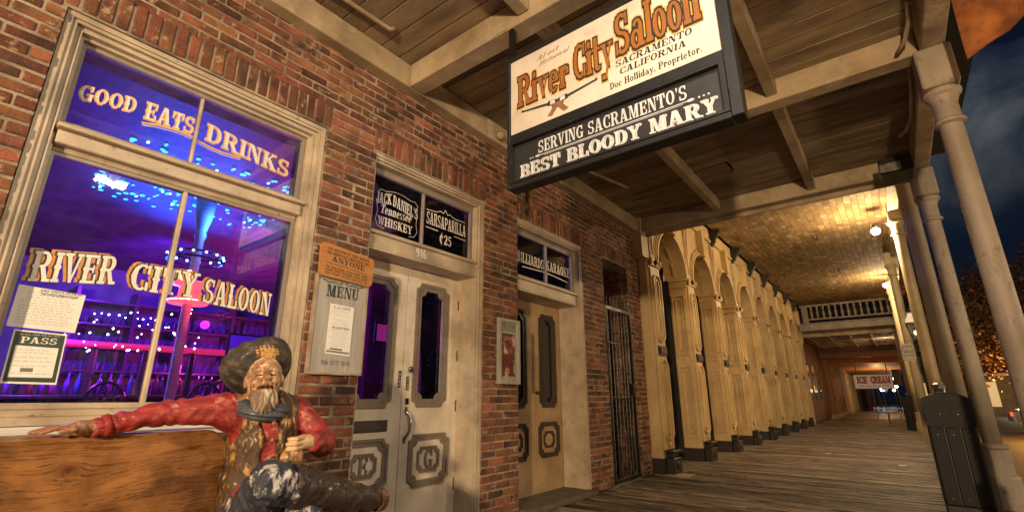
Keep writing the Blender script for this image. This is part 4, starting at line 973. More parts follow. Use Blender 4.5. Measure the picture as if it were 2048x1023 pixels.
column('arcade_column', 'golden lit column just left of the column behind the big bin', 3.66, 7.95, 4.95, .095, True, matc=ARCM)
column('arcade_column', 'tan column in front of the street lantern', 3.69, 12.3, 4.95, .10, True, matc=ARCM)
column('arcade_column', 'thin pale column left of the street lantern with the parking sign', 3.56, 16.6, 4.95, .10, True, matc=ARCM)
column('arcade_column', 'farthest pale column beside the second porch lamp', 3.52, 20.9, 4.95, .10, True, matc=ARCM)
o = obj('timber_post', M().box(3.36,3.56,24.7,24.9,0,3.9,.01), BROWNW); tag(o, 'red brown timber post beyond the balustrade on the street side', 'post')

# ------------------------------------------------------------------ ARCADE BUILDING
arc = thing('arcade_building', 'cream arcaded shopfront with nine panelled piers, round arches and black bases', 'building', (-.2, 15.6, 0))
P0 = 7.735; DP = 1.89; PW = .44; XF = .20; XB = .16; SPR = 3.36
piers = [P0+DP*k for k in range(10)]
def arch_band(mm, yc, r0, r1, xa, xb, n=18, z=SPR, m=0):
    o_ = [(yc+r1*math.cos(math.pi*i/n), z+r1*math.sin(math.pi*i/n)) for i in range(n+1)]; i_ = [(yc+r0*math.cos(math.pi*i/n), z+r0*math.sin(math.pi*i/n)) for i in range(n+1)]
    for q in range(n): mm.prism([o_[q], o_[q+1], i_[q+1], i_[q]], wallf(0), xa, xb, m)
rA = (DP-PW)/2
for k in range(9):
    yc = piers[k]+DP/2; y0 = piers[k]-PW/2; y1 = piers[k]+PW/2; yp0 = piers[k]-.19; yp1 = piers[k]+.19
    # pier block with panelled jambs, a narrower pilaster standing proud of it
    p = obj('pier', M().box(-.17, XB, y0, y1, .22, SPR-.001, .006), CREAM, arc)
    m = M().box(-.36, XB+.012, y0-.012, y1+.012, 0, .22, .006); m.box(XB+.013, XF+.10, yp0+.03, yp1-.03, .0, .23, .012); m.box(XB+.013,XF+.06,yp0+.04,yp1-.04,.232,.30,.012); m.box(XB+.013,XF+.11,yp0+.01,yp1-.01,.302,.335,.012)
    m.tube([(XF+.098, piers[k], .115),(XF+.112, piers[k], .115)], [.065,.045], 14); m.tube([(XF+.112, piers[k], .115),(XF+.120, piers[k], .115)], [.03,.02], 10); obj('pier_base', m, CREAMD, p)
    obj('shade_gap_strip', M().box(-.42, -.172, y0-.004, y1+.004, .22, SPR, 0), DARKW, p)  # near-black strip stands in for the shaded gap beside the door
    m = M(); m.box(XB+.001, XF, yp0, yp1, .34, SPR-.13, .008)
    def stad(a, b, c, d, w, xx, th):
        r_ = (b-a)/2; pts = [(a+r_+r_*math.cos(R_(an)), (d-r_ if an <= 180 else c+r_)+r_*math.sin(R_(an))) for an in range(0, 360, 20)]
        pin = [(a+r_+(r_-w)*math.cos(R_(an)), (d-r_ if an <= 180 else c+r_)+(r_-w)*math.sin(R_(an))) for an in range(0, 360, 20)]
        m.ring(pts, pin, wallf(0), xx, xx+th)
    stad(yp0+.022, yp1-.022, .46, 1.70, .026, XF, .034); stad(yp0+.022, yp1-.022, 1.96, 3.10, .026, XF, .034)
    stad(yp0+.11, yp1-.11, .55, 1.61, .028, XF, .026); stad(yp0+.11, yp1-.11, 2.05, 3.01, .028, XF, .026)
    m.sphere((XF+.012, piers[k], .42), (.03,.028,.04), 8)
    obj('pilaster', m, CREAM, p)
    obj('pilaster_plaque', M().box(XF+.001, XF+.025, yp0+.02, yp1-.02, 1.75, 1.90, .006).box(XF+.026,XF+.04,yp0+.05,yp1-.05,1.78,1.87,.006), CREAMD, p)
    m = M(); m.box(-.17, XB+.025, y0-.02, y1+.02, SPR-.18, SPR-.13, .008); m.box(-.17, XB+.012, y0-.006, y1+.006, SPR-.129, SPR-.055, .004); m.box(-.17, XB+.04, y0-.035, y1+.035, SPR-.054, SPR-.002, .012)
    m.box(XB+.04, XF+.03, yp0-.02, yp1+.02, SPR-.13, SPR-.10, .008); m.box(XB+.04, XF+.05, yp0-.03, yp0+.03, SPR-.099, SPR-.0, .012); m.box(XB+.04, XF+.05, yp1-.03, yp1+.03, SPR-.099, SPR-.0, .012); m.box(XB+.04, XF+.02, yp0+.03, yp1-.03, SPR-.099, SPR-.0, .004); obj('impost', m, CREAM, p)
    obj('rosette', M().sphere((XF+.03, piers[k], SPR-.055), (.035,.055,.05), 8), CREAMD, p)
    m = M(); m.box(XB-.02, XF-.02, yp0+.10, yp1-.10, SPR+.003, 4.55, .006)
    m.ring([(yp0+.08,4.50),(piers[k],SPR+.10),(yp1-.08,4.50)], [(yp0+.115,4.46),(piers[k],SPR+.42),(yp1-.115,4.46)], wallf(0), XF-.02, XF+.0); obj('spandrel_moulding', m, CREAM, p)
    # jamb panels on both sides of the pier
    for yy, sg_ in ((y0, -1), (y1, 1)):
        fj = lambda u, v, d, yy=yy, sg_=sg_: (u, yy+sg_*d, v)
        m = M()
        for (c_, d_) in ((.40, 1.68), (1.88, 3.04)):
            m.ring(rect(-.135,.12,c_,d_), rect(-.110,.095,c_+.03,d_-.03), fj, 0, .024); m.ring(rect(-.075,.06,c_+.09,d_-.09), rect(-.055,.04,c_+.11,d_-.11), fj, 0, .018)
        obj('jamb_panel', m, CREAM, p)
    # spandrel wall above
    m = M(); n = 18; zt = 4.62
    for q in range(n):
        a0 = math.pi*q/n; a1 = math.pi*(q+1)/n
        A = (yc+rA*math.cos(a0), SPR+rA*math.sin(a0)); B = (yc+rA*math.cos(a1), SPR+rA*math.sin(a1))
        m.prism([A, (A[0], zt), (B[0], zt), B], wallf(0), -.24, XB)
    ext = .16 if k == 0 else 0
    m.box(-.24, XB, y0-ext, yc-rA, SPR, zt); m.box(-.24, XB, yc+rA, piers[k+1]-PW/2, SPR, zt)
    obj('spandrel', m, CREAM, arc)
    m = M(); arch_band(m, yc, rA-.0, rA+.045, XB-.01, XB+.05); arch_band(m, yc, rA+.046, rA+.085, XB-.01, XB+.028); arch_band(m, yc, rA+.11, rA+.125, XB-.01, XB+.02)
    m.prism([(yc-.07,SPR+rA-.03),(yc+.07,SPR+rA-.03),(yc+.09,4.66),(yc-.09,4.66)], wallf(0), XB-.01, XB+.13)
    obj('arch_moulding', m, CREAM, arc)
    m = M()
    for q in range(6):     # coffers on the arch soffit
        a0 = math.pi*(q+.15)/6; a1 = math.pi*(q+.85)/6; rr = rA-.006
        for (xa, xb) in ((-.06,-.02),):
            
                pr_ = [(yc+(rr+.004)*math.cos(a), SPR+(rr+.004)*math.sin(a)) for a in (a0,(a0+a1)/2,a1)]+[(yc+(rr-.010)*math.cos(a), SPR+(rr-.010)*math.sin(a)) for a in (a1,(a0+a1)/2,a0)]
                m.prism(pr_, wallf(0), xa, xb)
    # soffit shell
    obj('soffit_moulding', m, CREAM, arc)
    # door and fanlight set back
    ya = yc-rA; yb_ = yc+rA
    d = obj('arcade_door', M().box(-.50,-.46,ya+.001,yb_-.001,.02,.75,.004).box(-.50,-.46,ya+.001,ya+.13,.751,SPR-.12,.004).box(-.50,-.46,yb_-.13,yb_-.001,.751,SPR-.12,.004).box(-.50,-.46,yc-.05,yc+.05,.751,SPR-.12,.004).box(-.50,-.42,ya,yb_,SPR-.12,SPR-.02,.006), DOOR2, arc)
    obj('pane', M().box(-.49,-.485,ya+.13,yc-.05,.75,SPR-.12).box(-.49,-.485,yc+.05,yb_-.13,.75,SPR-.12).prism([(yc+rA*math.cos(math.pi*i/14), SPR+rA*math.sin(math.pi*i/14)) for i in range(15)], wallf(0), -.49, -.485), DKG, d)
    m = M(); arch_band(m, yc, rA-.08, rA-.002, -.48, -.44); m.box(-.48,-.45,yc-.025,yc+.025,SPR,SPR+rA-.05); obj('fanlight_frame', m, CREAM, d)
    # carved black bracket under the ceiling
    m = M(); yy = piers[k]+.0; m.prism([(.195,4.90),(.195,4.54),(.23,4.52),(.26,4.60),(.30,4.62),(.32,4.70),(.36,4.74),(.38,4.82),(.43,4.86),(.44,4.93),(.195,4.93)], lambda u, v, d, yy=yy: (u, yy+d, v), -.05, .05)
    for q in range(5): m.sphere((.26+.036*q, yy, 4.60+.07*q), (.026,.065,.032), 8)
    if k > 0: obj('bracket', m, CREAMD, arc)
m = M().box(-.24, XB+.06, 7.49, 24.5, 4.6201, 4.68, .006); m.box(-.24, XB+.03, 7.49, 24.5, 4.681, 4.95); obj('cornice', m, CREAM, arc)
obj('end_pier', M().box(-.42, XB, piers[9]-PW/2, 24.5, 0, 4.62, .01), CREAM, arc)
obj('corner_strip', M().box(.02, XB-.004, 7.475, 7.498, .24, 3.9, .004).box(.02, .52, 7.48, 7.80, .0, .006), CREAM, arc)
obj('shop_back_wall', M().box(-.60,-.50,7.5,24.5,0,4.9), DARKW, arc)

ar = thing('arcade_porch_roof', 'tall board ceiling over the boardwalk in front of the arches', 'porch roof', (2, 16, 4.95))
mb_ = []
for q in range(3):
    m = M().box(-.0565,.0565,-2.8,2.8,0,.02,.002); me = bpy.data.meshes.new('ceiling_board'); me.from_pydata(m.v, [], m.f); me.materials.append(SOFC); me.update(); mb_.append(me)
for i in range(31):
    for j in range(3):
        place('ceiling_board', mb_[(i+j) % 3], (.32+i*.12, 10.25+j*5.62+rf.uniform(-.02,.02)*(0), 4.955+rf.uniform(0,.003)), ar, rot=(0, rf.uniform(-.01,.01), 0))
obj('edge_beam', M().box(3.60, 3.78, 7.62, 24.5, 4.80, 5.1, .01), SOFF, ar); obj('roof_deck', M().box(-.4,4.0,7.62,24.6,4.99,5.15), DARKW, ar)
obj('step_wall', M().box(-.1,3.9,7.601,7.64,4.11,5.1), SOFF, ar)
def globe_lamp(label, x, y, z, w):
    t = thing('porch_lamp', label, 'lamp', (x, y, z))
    obj('globe', M().sphere((x,y,z), (.085,.085,.075), 16), emit('lamp_globe', (1,.80,.50), 30), t, smooth=True)
    obj('fitting', M().lathe((x,y,z+.07), [(.05,0),(.06,.04),(.04,.05),(.03,.10)], 14), STEEL, t)
    obj('arm', M().tube([(x,y,z+.15),(x+.12,y,z+.17),(x+.28,y,z+.10)], .012, 6), STEEL, t)
    l = lamp('porch_lamp_light', 'POINT', (x, y, z-.10), w, (1,.72,.40), .09); return t
globe_lamp('brighter nearer porch lamp glowing beside the arcade columns', 3.33, 12.3, 4.46, 430)
globe_lamp('second porch lamp, farther along under the arcade ceiling', 3.40, 19.6, 4.60, 330)
for x, y_, l in ((2.15, 13.6, 'small ceiling hook in the middle of the arcade ceiling'), (2.3, 17.8, 'farther tiny hook in the arcade ceiling')):
    o = obj('ceiling_hook', M().tube([(x,y_,4.95),(x,y_,4.87),(x+.04,y_,4.84),(x+.06,y_,4.88)], .012, 6).sphere((x,y_,4.93),.03,8), BLACK); tag(o, l, 'hook')

# floodlight box on the beam end
t = thing('floodlight', 'black boxy floodlight tucked under the porch edge beam near the second column', 'floodlight', (3.55, 6.9, 3.62))
obj('housing', M().box(3.40,3.72,6.72,7.10,3.60,3.80,.015), BLACK, t); obj('lens', M().box(3.405,3.60,6.712,6.719,3.62,3.72), STEEL, t); obj('bracket', M().tube([(3.62,7.2,3.64),(3.66,7.3,3.72),(3.70,7.3,3.85)], .02, 6), SOFF, t)

# balustrade & far sections
ba = thing('balustrade', 'row of turned white balusters on a beam at the end of the arcade', 'balustrade', (2.0, 24.3, 3.82))
m = M().box(.2,3.62,24.2,24.42,3.84,4.10,.01).box(.22,3.62,24.16,24.45,4.101,4.15,.01); obj('beam', m, COLM, ba)
obj('bottom_rail', M().box(.55,3.55,24.24,24.36,4.28,4.34,.01), COLM, ba); obj('top_rail', M().box(.3,3.6,24.22,24.38,4.86,4.94,.01), COLM, ba); obj('end_block', M().box(.36,.58,24.22,24.40,4.151,4.855,.01), COLM, ba)
bl_m = M().lathe((0,0,0), [(.05,0),(.05,.06),(.03,.08),(.055,.16),(.05,.24),(.028,.34),(.028,.38),(.05,.44),(.05,.52)], 10)
bme = bpy.data.meshes.new('baluster'); bme.from_pydata(bl_m.v, [], bl_m.f); bme.materials.append(COLM); bme.polygons.foreach_set('use_smooth', [True]*len(bme.polygons))
for i in range(13): place('baluster', bme, (.72+i*.222, 24.30, 4.34), ba)
obj('dark_gap_sheet', M().box(.0,4.0,25.6,25.7,4.0,5.6), DARKW, ba)  # near-black sheet added to give the darkness behind the balusters
fr_ = thing('far_porch_roof', 'old planked porch ceiling with joists beyond the balustrade', 'porch roof', (1.9, 27, 3.8))
for i in range(7): obj('joist', M().box(.1,3.6,24.8+i*.95,24.92+i*.95,3.62,3.80,.005), SOFF, fr_)
for i in range(5): obj('batten', M().box(.35+i*.75,.42+i*.75,24.5,31.4,3.58,3.615,.003), COLM, fr_)
obj('ceiling_panel', M().box(-.1,3.8,24.45,31.5,3.801,3.85), SOFB, fr_); obj('edge_beam', M().box(3.5,3.66,24.45,60,3.5,3.8,.01), BROWNW, fr_)
obj('cross_beam', M().box(.0,3.6,31.5,31.75,3.12,3.42,.01), BROWNW, fr_); obj('low_fascia', M().box(.0,3.6,33.5,33.7,2.9,3.35,.01), BROWNW, fr_)
obj('awning_soffit', (lambda m: (m.add([(0,31.8,3.42),(3.5,31.8,3.42),(3.5,50,2.75),(0,50,2.75)], [(0,1,2,3)]), m)[1])(M()), mat('orange_soffit', (.45,.20,.06), (.3,.12,.04), scale=3, rough=.6, bump=.4), fr_)
obj('gable', M().box(-.1,3.7,31.76,31.8,3.42,3.9), BROWNW, fr_)
fs_ = thing('far_storefront', 'dark red brown boarded shopfronts with timber posts beyond the arcade', 'building', (-.1, 38, 0))
obj('wall', M().box(-.4,-.05,24.5,58,0,3.8), REDW, fs_)
for i in range(24):
    yy = 24.62+i*.27; obj('wall_board', M().box(-.05,-.02-.006*(i % 2),yy,yy+.25,.3,3.6,.006), REDW, fs_)
for i, yy in enumerate((25.6, 27.4, 29.2)): obj('shop_window', M().box(-.045,.0,yy,yy+.95,1.0,2.6,.01), DKG, fs_, label=None)
for i in range(17):
    yy = 31.6+i*1.25; mt = BROWNW if i < 7 else mat('far_cream_post', (.5,.38,.22), rough=.6) if i == 7 else bpy.data.materials['far_cream_post']
    obj('timber_post', M().box(.08,.26,yy,yy+.22,.0,3.1-.02*i,.01), mt, fs_); obj('post_foot', M().box(.06,.28,yy-.02,yy+.24,.003,.2,.01), COLM, fs_)
obj('end_wall', M().box(.1,1.2,52,52.3,0,3.4), REDW, fs_); obj('doorway', M().box(.5,.9,51.9,51.99,0,2.2), DARKW, fs_)
for i in range(3): obj('timber_post', M().box(1.3+i*.32,1.42+i*.32,52+i*2,52.2+i*2,0,3.0,.01), BROWNW, fs_)
ic = thing('ice_cream_sign', 'white rectangular ICE CREAM sign with red letters hanging far down the boardwalk', 'sign', (1.95, 37.95, 1.70))
obj('board', M().box(1.02,2.93,38,38.15,1.62,2.42,.01), emit('sign_face', (.70,.66,.62), .10), ic); obj('frame', M().ring([(1.0,1.60),(2.95,1.60),(2.95,2.44),(1.0,2.44)], [(1.03,1.63),(2.92,1.63),(2.92,2.41),(1.03,2.41)], frontf(38), -.1, .02), WHITEP, ic)
m = M(); f1 = frontf(37.995)
letters(m, 'ICE', f1, 1.16, 1.93, 1.68, .38, grow=.06); letters(m, 'CREAM', f1, 1.86, 1.93, 2.84, .38, grow=.06); obj('lettering', m, mat('red_letters', (.36,.003,.005), rough=.5, bump=0), ic)
m = M(); letters(m, 'floats sundaes milkshakes', f1, 1.2, 1.72, 2.3, .10); letters(m, 'cones', f1, 2.42, 1.75, 2.75, .10); obj('lettering', m, INK, ic)
for xx in (1.2, 2.75): obj('hanger', M().box(xx-.02,xx+.02,38.03,38.09,2.44,3.2), BLACK, ic)
obj('side_panel', M().box(2.99,3.40,38,38.2,1.75,2.7,.02), CREAMD, ic)
# bench, far end things
t = thing('plank_bench', 'low backless plank bench against the street side near the far bin', 'bench', (2.75, 27.5, 0))
obj('seat', M().box(2.5,3.3,27.3,27.6,.42,.48,.01), COLM, t)
for xx in (2.6,3.2): obj('leg', M().box(xx-.04,xx+.04,27.35,27.55,0,.42,.01), BROWNW, t)
t = thing('far_bench', 'farther pale bench across the end of the boardwalk', 'bench', (2.4, 34, 0))
obj('seat', M().box(1.9,3.1,33.9,34.2,.45,.52,.01), COLM, t)
for xx in (2.0,3.0): obj('leg', M().box(xx-.04,xx+.04,33.95,34.15,0,.45,.01), COLM, t)

# ------------------------------------------------------------------ litter bins
BINM = mat('bin_brown_plastic', (.012,.008,.006), (.007,.005,.004), scale=12, rough=.6, bump=.3, spec=.3)
def bin_(label, x, y, w=.37, d=.37):
    t = thing('litter_bin', label, 'bin', (x, y, 0))
    obj('core', M().box(x-w/2+.025,x+w/2-.025,y-d/2+.025,y+d/2-.025,.03,1.0), INK, t)
    obj('foot_frame', M().box(x-w/2,x+w/2,y-d/2,y+d/2,.0,.07,.008), BLACK, t)
    n = 3; s = w/n
    sl = None
    for i in range(n):
        a = x-w/2+i*s+.006; o = obj('slat', M().box(a,a+s-.012,y-d/2-.004,y-d/2+.018,.071,.80,.006), BINM, t)
        for z in (.13,.73): obj('screw', M().sphere((a+s/2-.006,y-d/2-.005,z), (.006,.004,.006), 6), STEEL, o)
        a = y-d/2+i*s+.006
        obj('slat', M().box(x-w/2-.004,x-w/2+.018,a,a+s-.012,.071,.80,.006), BINM, t); obj('slat', M().box(x+w/2-.018,x+w/2+.004,a,a+s-.012,.071,.80,.006), BINM, t)
        obj('slat', M().box(x-w/2+i*s+.006,x-w/2+(i+1)*s-.006,y+d/2-.018,y+d/2+.004,.071,.80,.006), BINM, t)
    n = 12; pts = [(x-w/2-.008,.805),(x+w/2+.008,.805)]+[(x+(w/2+.008)*math.cos(math.pi*i/n), 1.05+.085*math.sin(math.pi*i/n)) for i in range(n+1)]
    h = obj('hood', M().prism(pts, frontf(y), -d/2-.01, -d/2+.03), BINM, t); M_ = M().prism(pts, frontf(y), d/2-.03, d/2+.01)
    obj('hood', M_, BINM, t)
    for dx in (-.07,.07): obj('screw', M().sphere((x+dx,y-d/2-.03*0-.011+.0,.93), (.006,.004,.006), 6), STEEL, h)
    m = M(); vs = []
    for i in range(n+1):
        a = math.pi*i/n; vs += [(x+(w/2+.012)*math.cos(a), y-d/2-.01, 1.053+.088*math.sin(a)), (x+(w/2+.012)*math.cos(a), y+d/2+.01, 1.053+.088*math.sin(a))]
    m.add(vs, [(2*i,2*i+2,2*i+3,2*i+1) for i in range(n)]); obj('lid', m, mat('bin_lid', (.12,.10,.09), rough=.4) if 'bin_lid' not in bpy.data.materials else bpy.data.materials['bin_lid'], t)
    m = M().tube([(x-w/2-.01,y-d/2,1.06),(x-w/2-.02,y-d/2,.95),(x-w/2-.02,y-d/2,.86),(x-w/2+.0,y-d/2,.82)], .008, 6); obj('lid_rim', m, STEEL, t)
    if True:
        c = (x-.02, y+.03, 1.13)
        obj('ash_dome', M().lathe(c, [(.055,.0),(.055,.02),(.03,.02)], 10).lathe((c[0],c[1],c[2]), [(.075,.055),(.062,.10),(.02,.115)], 6), STEEL, t)
        obj('ash_cup', M().lathe(c, [(.04,.02),(.045,.055),(.07,.055)], 10), INK, t)
    return t
bin_('large dark brown slatted bin in front of the second porch column', 3.485, 7.02)
bin_('smaller looking dark slatted bin farther down the boardwalk', 3.36, 22.4, .44, .44)

# ------------------------------------------------------------------ street lantern + parking sign
def street_lantern(label, x, y, zb, w, hgt=2.55, power=0, glow=0.0, grp=None):
    t = thing('street_lantern', label, 'street lamp', (x, y, zb), grp)
    m = M().lathe((x,y,zb), [(.13,0),(.13,.25),(.09,.3),(.085,.7),(.05,.8),(.042,hgt-.35),(.06,hgt-.3),(.06,hgt-.26),(.04,hgt-.22),(.04,hgt)], 14); obj('post', m, BLACK, t, smooth=False)
    z = zb+hgt; m = M()
    for i in range(4):
        a = math.pi/4+i*math.pi/2; m.tube([(x+.09*math.cos(a),y+.09*math.sin(a),z),(x+.20*math.cos(a),y+.20*math.sin(a),z+.38)], .010, 5)
    m.box(x-.15,x+.15,y-.15,y+.15,z+.38,z+.40); m.box(x-.07,x+.07,y-.07,y+.07,z-.01,z+.01); obj('cage', m, BLACK, t)
    b0, b1 = .058, .132
    vs = [(x+sx*b0,y+sy*b0,z+.02) for sx,sy in ((-1,-1),(1,-1),(1,1),(-1,1))]+[(x+sx*b1,y+sy*b1,z+.378) for sx,sy in ((-1,-1),(1,-1),(1,1),(-1,1))]
    obj('pane', M().add(vs, [(0,1,5,4),(1,2,6,5),(2,3,7,6),(3,0,4,7)]), glass('lantern_glass_%d' % int(y+20), (1,.95,.85), 1, .25), t)
    r0, r1 = .16, .07
    m = M().lathe((x,y,z+.40), [(.22,0),(.20,.03),(.11,.22),(.11,.24)], 4); obj('hood', m, SILLW, t); obj('finial', M().lathe((x,y,z+.64), [(.08,0),(.07,.04),(.10,.05),(.10,.08),(.03,.10),(.02,.16),(.005,.20)], 12), BLACK, t)
    obj('bulb', M().sphere((x,y,z+.17), (.035,.035,.055), 10), emit('bulb_%d' % int(y+20), (1,.7,.35), glow), t, smooth=True)
    if power: lamp('street_lantern_light', 'POINT', (x, y, z+.17), power, (1,.74,.47), .12)
    return t
street_lantern('black street lantern with white hood beside the parking sign', 3.685, 15.0, -.1, 0, 2.5, 0, 4)
pk = thing('parking_sign', 'small worn 2 HOUR PARKING sign on the lantern post', 'sign', (3.46, 14.9, 1.90))
obj('plate', M().prism([(3.335,1.95),(3.36,1.91),(3.57,1.91),(3.59,1.94),(3.585,2.30),(3.56,2.325),(3.36,2.325),(3.335,2.30)], frontf(14.9), 0, .006), mat('parking_plate', (.36,.31,.25), (.25,.2,.16), scale=12, rough=.6, bump=.1, c3=(.18,.11,.07), c3t=.66), pk)
obj('arm', M().box(3.58,3.66,14.89,14.91,2.27,2.29).box(3.58,3.66,14.89,14.91,1.94,1.96), BLACK, pk)
m = M(); f1 = frontf(14.893); letters(m, '2', f1, 3.355, 2.20, 3.405, .09); letters(m, 'HOUR', f1, 3.42, 2.22, 3.57, .06); letters(m, 'PARKING', f1, 3.345, 2.10, 3.575, .075); letters(m, 'MON TO SAT', f1, 3.35, 2.02, 3.57, .04)
obj('lettering', m, INK, pk)

# orange banner at the roof edge
m = M(); n = 14; vs = []; fs = []
for i in range(n+1):
    for j in range(7):
        u = i/n; v = j/6; x = 3.905+u*1.5; zb_ = 3.31+.16*math.sin(u*5.5+.4)*(.6)+.13*u; z = 4.25-(4.25-zb_)*v
        vs.append((x, 3.95+.10*math.sin(u*9)+.22*v*math.cos(u*11)+.05*math.sin(u*31+v*3), z))
for i in range(n):
    for j in range(6): fs.append((i*7+j, i*7+7+j, i*7+8+j, i*7+j+1))
m.add(vs, fs); m2 = M().add([(a,b-.012,c) for a,b,c in vs], [f[::-1] for f in fs]); m.add(m2.v, m2.f)
o = obj('orange_banner', m, mat('orange_cloth', (.42,.15,.03), (.16,.05,.012), scale=3, rough=.85, bump=.5, contrast=.10), None, smooth=True); tag(o, 'orange cloth bunting sagging at the top right porch corner', 'banner')

# ------------------------------------------------------------------ across the street
LEAFM = mat('autumn_leaves', (.12,.055,.018), (.06,.035,.015), scale=1.3, rough=.6, bump=0, rand=.3, island=.45, c3=(.22,.11,.03), c3t=.62, c3scale=2)
BARK = mat('bark', (.12,.08,.055), (.06,.04,.03), scale=6, stretch=(1,1,.3), rough=.9, bump=1)
def tree(label, x, y, zc, rx, rz, n, seed, trunkr=.22):
    t = thing('street_tree', label, 'tree', (x, y, -.4), 'trees across the street'); r = random.Random(seed)
    m = M().tube([(x,y,-.4),(x+.05,y,1.2),(x-.1,y+.05,zc-rz*.3)], [trunkr*1.3,trunkr,trunkr*.7], 10)
    cl = []
    for i in range(26):
        a = r.uniform(0, 6.28); rr = rx*math.sqrt(r.random())*.9; z = zc+rz*r.uniform(-.8,.9)*(1-.35*rr/rx)
        c = (x+rr*math.cos(a), y+rr*math.sin(a), z); cl.append(c)
        if i < 9: m.tube([(x-.05,y,zc-rz*.55),((x+c[0])/2,(y+c[1])/2,(zc-rz*.3+z)/2),c], [trunkr*.4,trunkr*.2,.02], 6)
    obj('trunk', m, BARK, t, smooth=True)
    g = M(); s = rx*.30
    for i in range(n):
        c = r.choice(cl); p = [c[k]+r.gauss(0, s*.55) for k in range(3)]; a = r.uniform(0, 6.28); b = r.uniform(-1,1); l = r.uniform(.05,.10)
        d1 = Vector((math.cos(a), math.sin(a), b)).normalized()*l; d2 = d1.cross(Vector((r.uniform(-1,1),r.uniform(-1,1),r.uniform(-1,1)))).normalized()*l*.6
        P = Vector(p); g.add([P-d1, P+d2, P+d1, P-d2], [(0,1,2,3)])
    o = obj('crown', g, LEAFM, t); return t
tree('orange lit street tree between the two near columns, trunk glowing', 7.0, 28, 4.0, 3.4, 2.0, 30000, 3)
tree('darker street tree at the right picture edge', 11.5, 31, 4.8, 3.8, 2.5, 30000, 4)
tree('dim tree seen low between the golden columns', 6.6, 42, 5.0, 3.6, 2.4, 9000, 5)
fbld = thing('far_building', 'long low tan building with lit ground floor across the street', 'building', (14, 58, -.4))
obj('wall', M().box(3.9,34,58,60,-.4,4.2), mat('far_wall', (.30,.24,.17), (.2,.16,.12), scale=2, rough=.8), fbld); obj('cornice', M().box(3.8,34.2,57.7,60.2,4.2,4.6,.03), COLM, fbld)
obj('porch_roof', M().box(3.9,34,55.5,57.9,2.7,2.95,.02), COLM, fbld)
for i in range(9): obj('window', M().box(4.6+i*3.2,6.5+i*3.2,57.95,57.99,.3,2.3), emit('lit_shop', (.9,.62,.30), .5) if i == 0 else bpy.data.materials['lit_shop'], fbld)
for i in range(10): obj('porch_post', M().box(4.2+i*3.2,4.34+i*3.2,55.6,55.74,-.4,2.7), COLM, fbld)
for i, (x, y_, z, s_, c, e_, l) in enumerate([(8.15,32,1.50,.10,(1,.62,.22),45,'bright amber light low between the two near columns'),(7.35,30.5,.85,.09,(1,.35,.05),25,'small orange light at the foot of the glowing tree'),(1.72,70,1.9,.22,(.55,.75,1),30,'bluish white street light far down the boardwalk opening'),(3.05,46,1.85,.10,(1,.75,.4),35,'warm light cluster right of the ICE CREAM sign'),(2.85,48,1.6,.09,(1,.8,.45),30,'lower warm light right of the ICE CREAM sign'),(3.0,50,2.5,.09,(1,.8,.45),22,'upper warm light right of the ICE CREAM sign')]):
    t = thing('street_light', l, 'street light', (x, y_, 0))
    obj('globe', M().sphere((x,y_,z), s_, 12), emit('far_globe_%d' % i, c, e_), t, smooth=True); obj('pole', M().tube([(x,y_,-.4),(x,y_,z-s_)], .04, 8), BLACK, t)
# parked car, far, half hidden
def car(label, x, y, col, rot=0):
    t = thing('parked_car', label, 'car', (x, y, -.38)); z = -.38
    prof = [(-2.2,.35),(-2.2,.75),(-1.9,.9),(-1.1,.98),(-.55,1.42),(.75,1.45),(1.35,1.0),(2.05,.92),(2.2,.7),(2.2,.35)]
    obj('body', M().prism([(a,b) for a,b in prof], lambda u, v, d: (x+u, y+d, z+v), -.85, .85), col, t)
    obj('window', M().prism([(-.98,1.0),(-.5,1.36),(.7,1.39),(1.2,1.03)], lambda u, v, d: (x+u, y+d, z+v), -.856, .856), INK, t)
    for a in (-1.4,1.4):
        for b in (-.8,.8): obj('wheel', M().tube([(x+a,y+b-.1,z+.33),(x+a,y+b+.1,z+.33)], .33, 16), INK, t)
    obj('tail_light', M().box(x-2.24,x-2.19,y-.8,y-.5,z+.62,z+.78), emit('tail_red', (1,.05,.02), 3), t); obj('headlight', M().box(x+2.19,x+2.24,y-.8,y-.5,z+.55,z+.7), emit('headlamp', (.7,.8,1), 4), t)
CARP = mat('silver_car_paint', (.5,.52,.56), rough=.25, metal=.5, coat=1, bump=0)
car('silver parked car with bluish lights beyond the glowing tree', 9.3, 33.5, CARP)
t = thing('signal_post', 'pale triangular sign on a post at the far street crossing', 'sign', (2.15, 60, -.4))
obj('pole', M().tube([(2.15,60,-.4),(2.15,60,1.9)], .04, 8), STEEL, t); obj('plate', M().prism([(1.75,2.1),(2.15,1.5),(2.55,2.1)], frontf(60), 0, .05), emit('lit_plate', (.5,.55,.6), .3), t)
obj('far_crossing', M().box(.5,3.9,62,90,-.2,-.02), mat('pale_paving', (.35,.35,.36), rough=.6), None, kind='structure')
lamp('far_crossing_light', 'POINT', (1.8, 66, 2.6), 500, (.6,.75,1), .3)

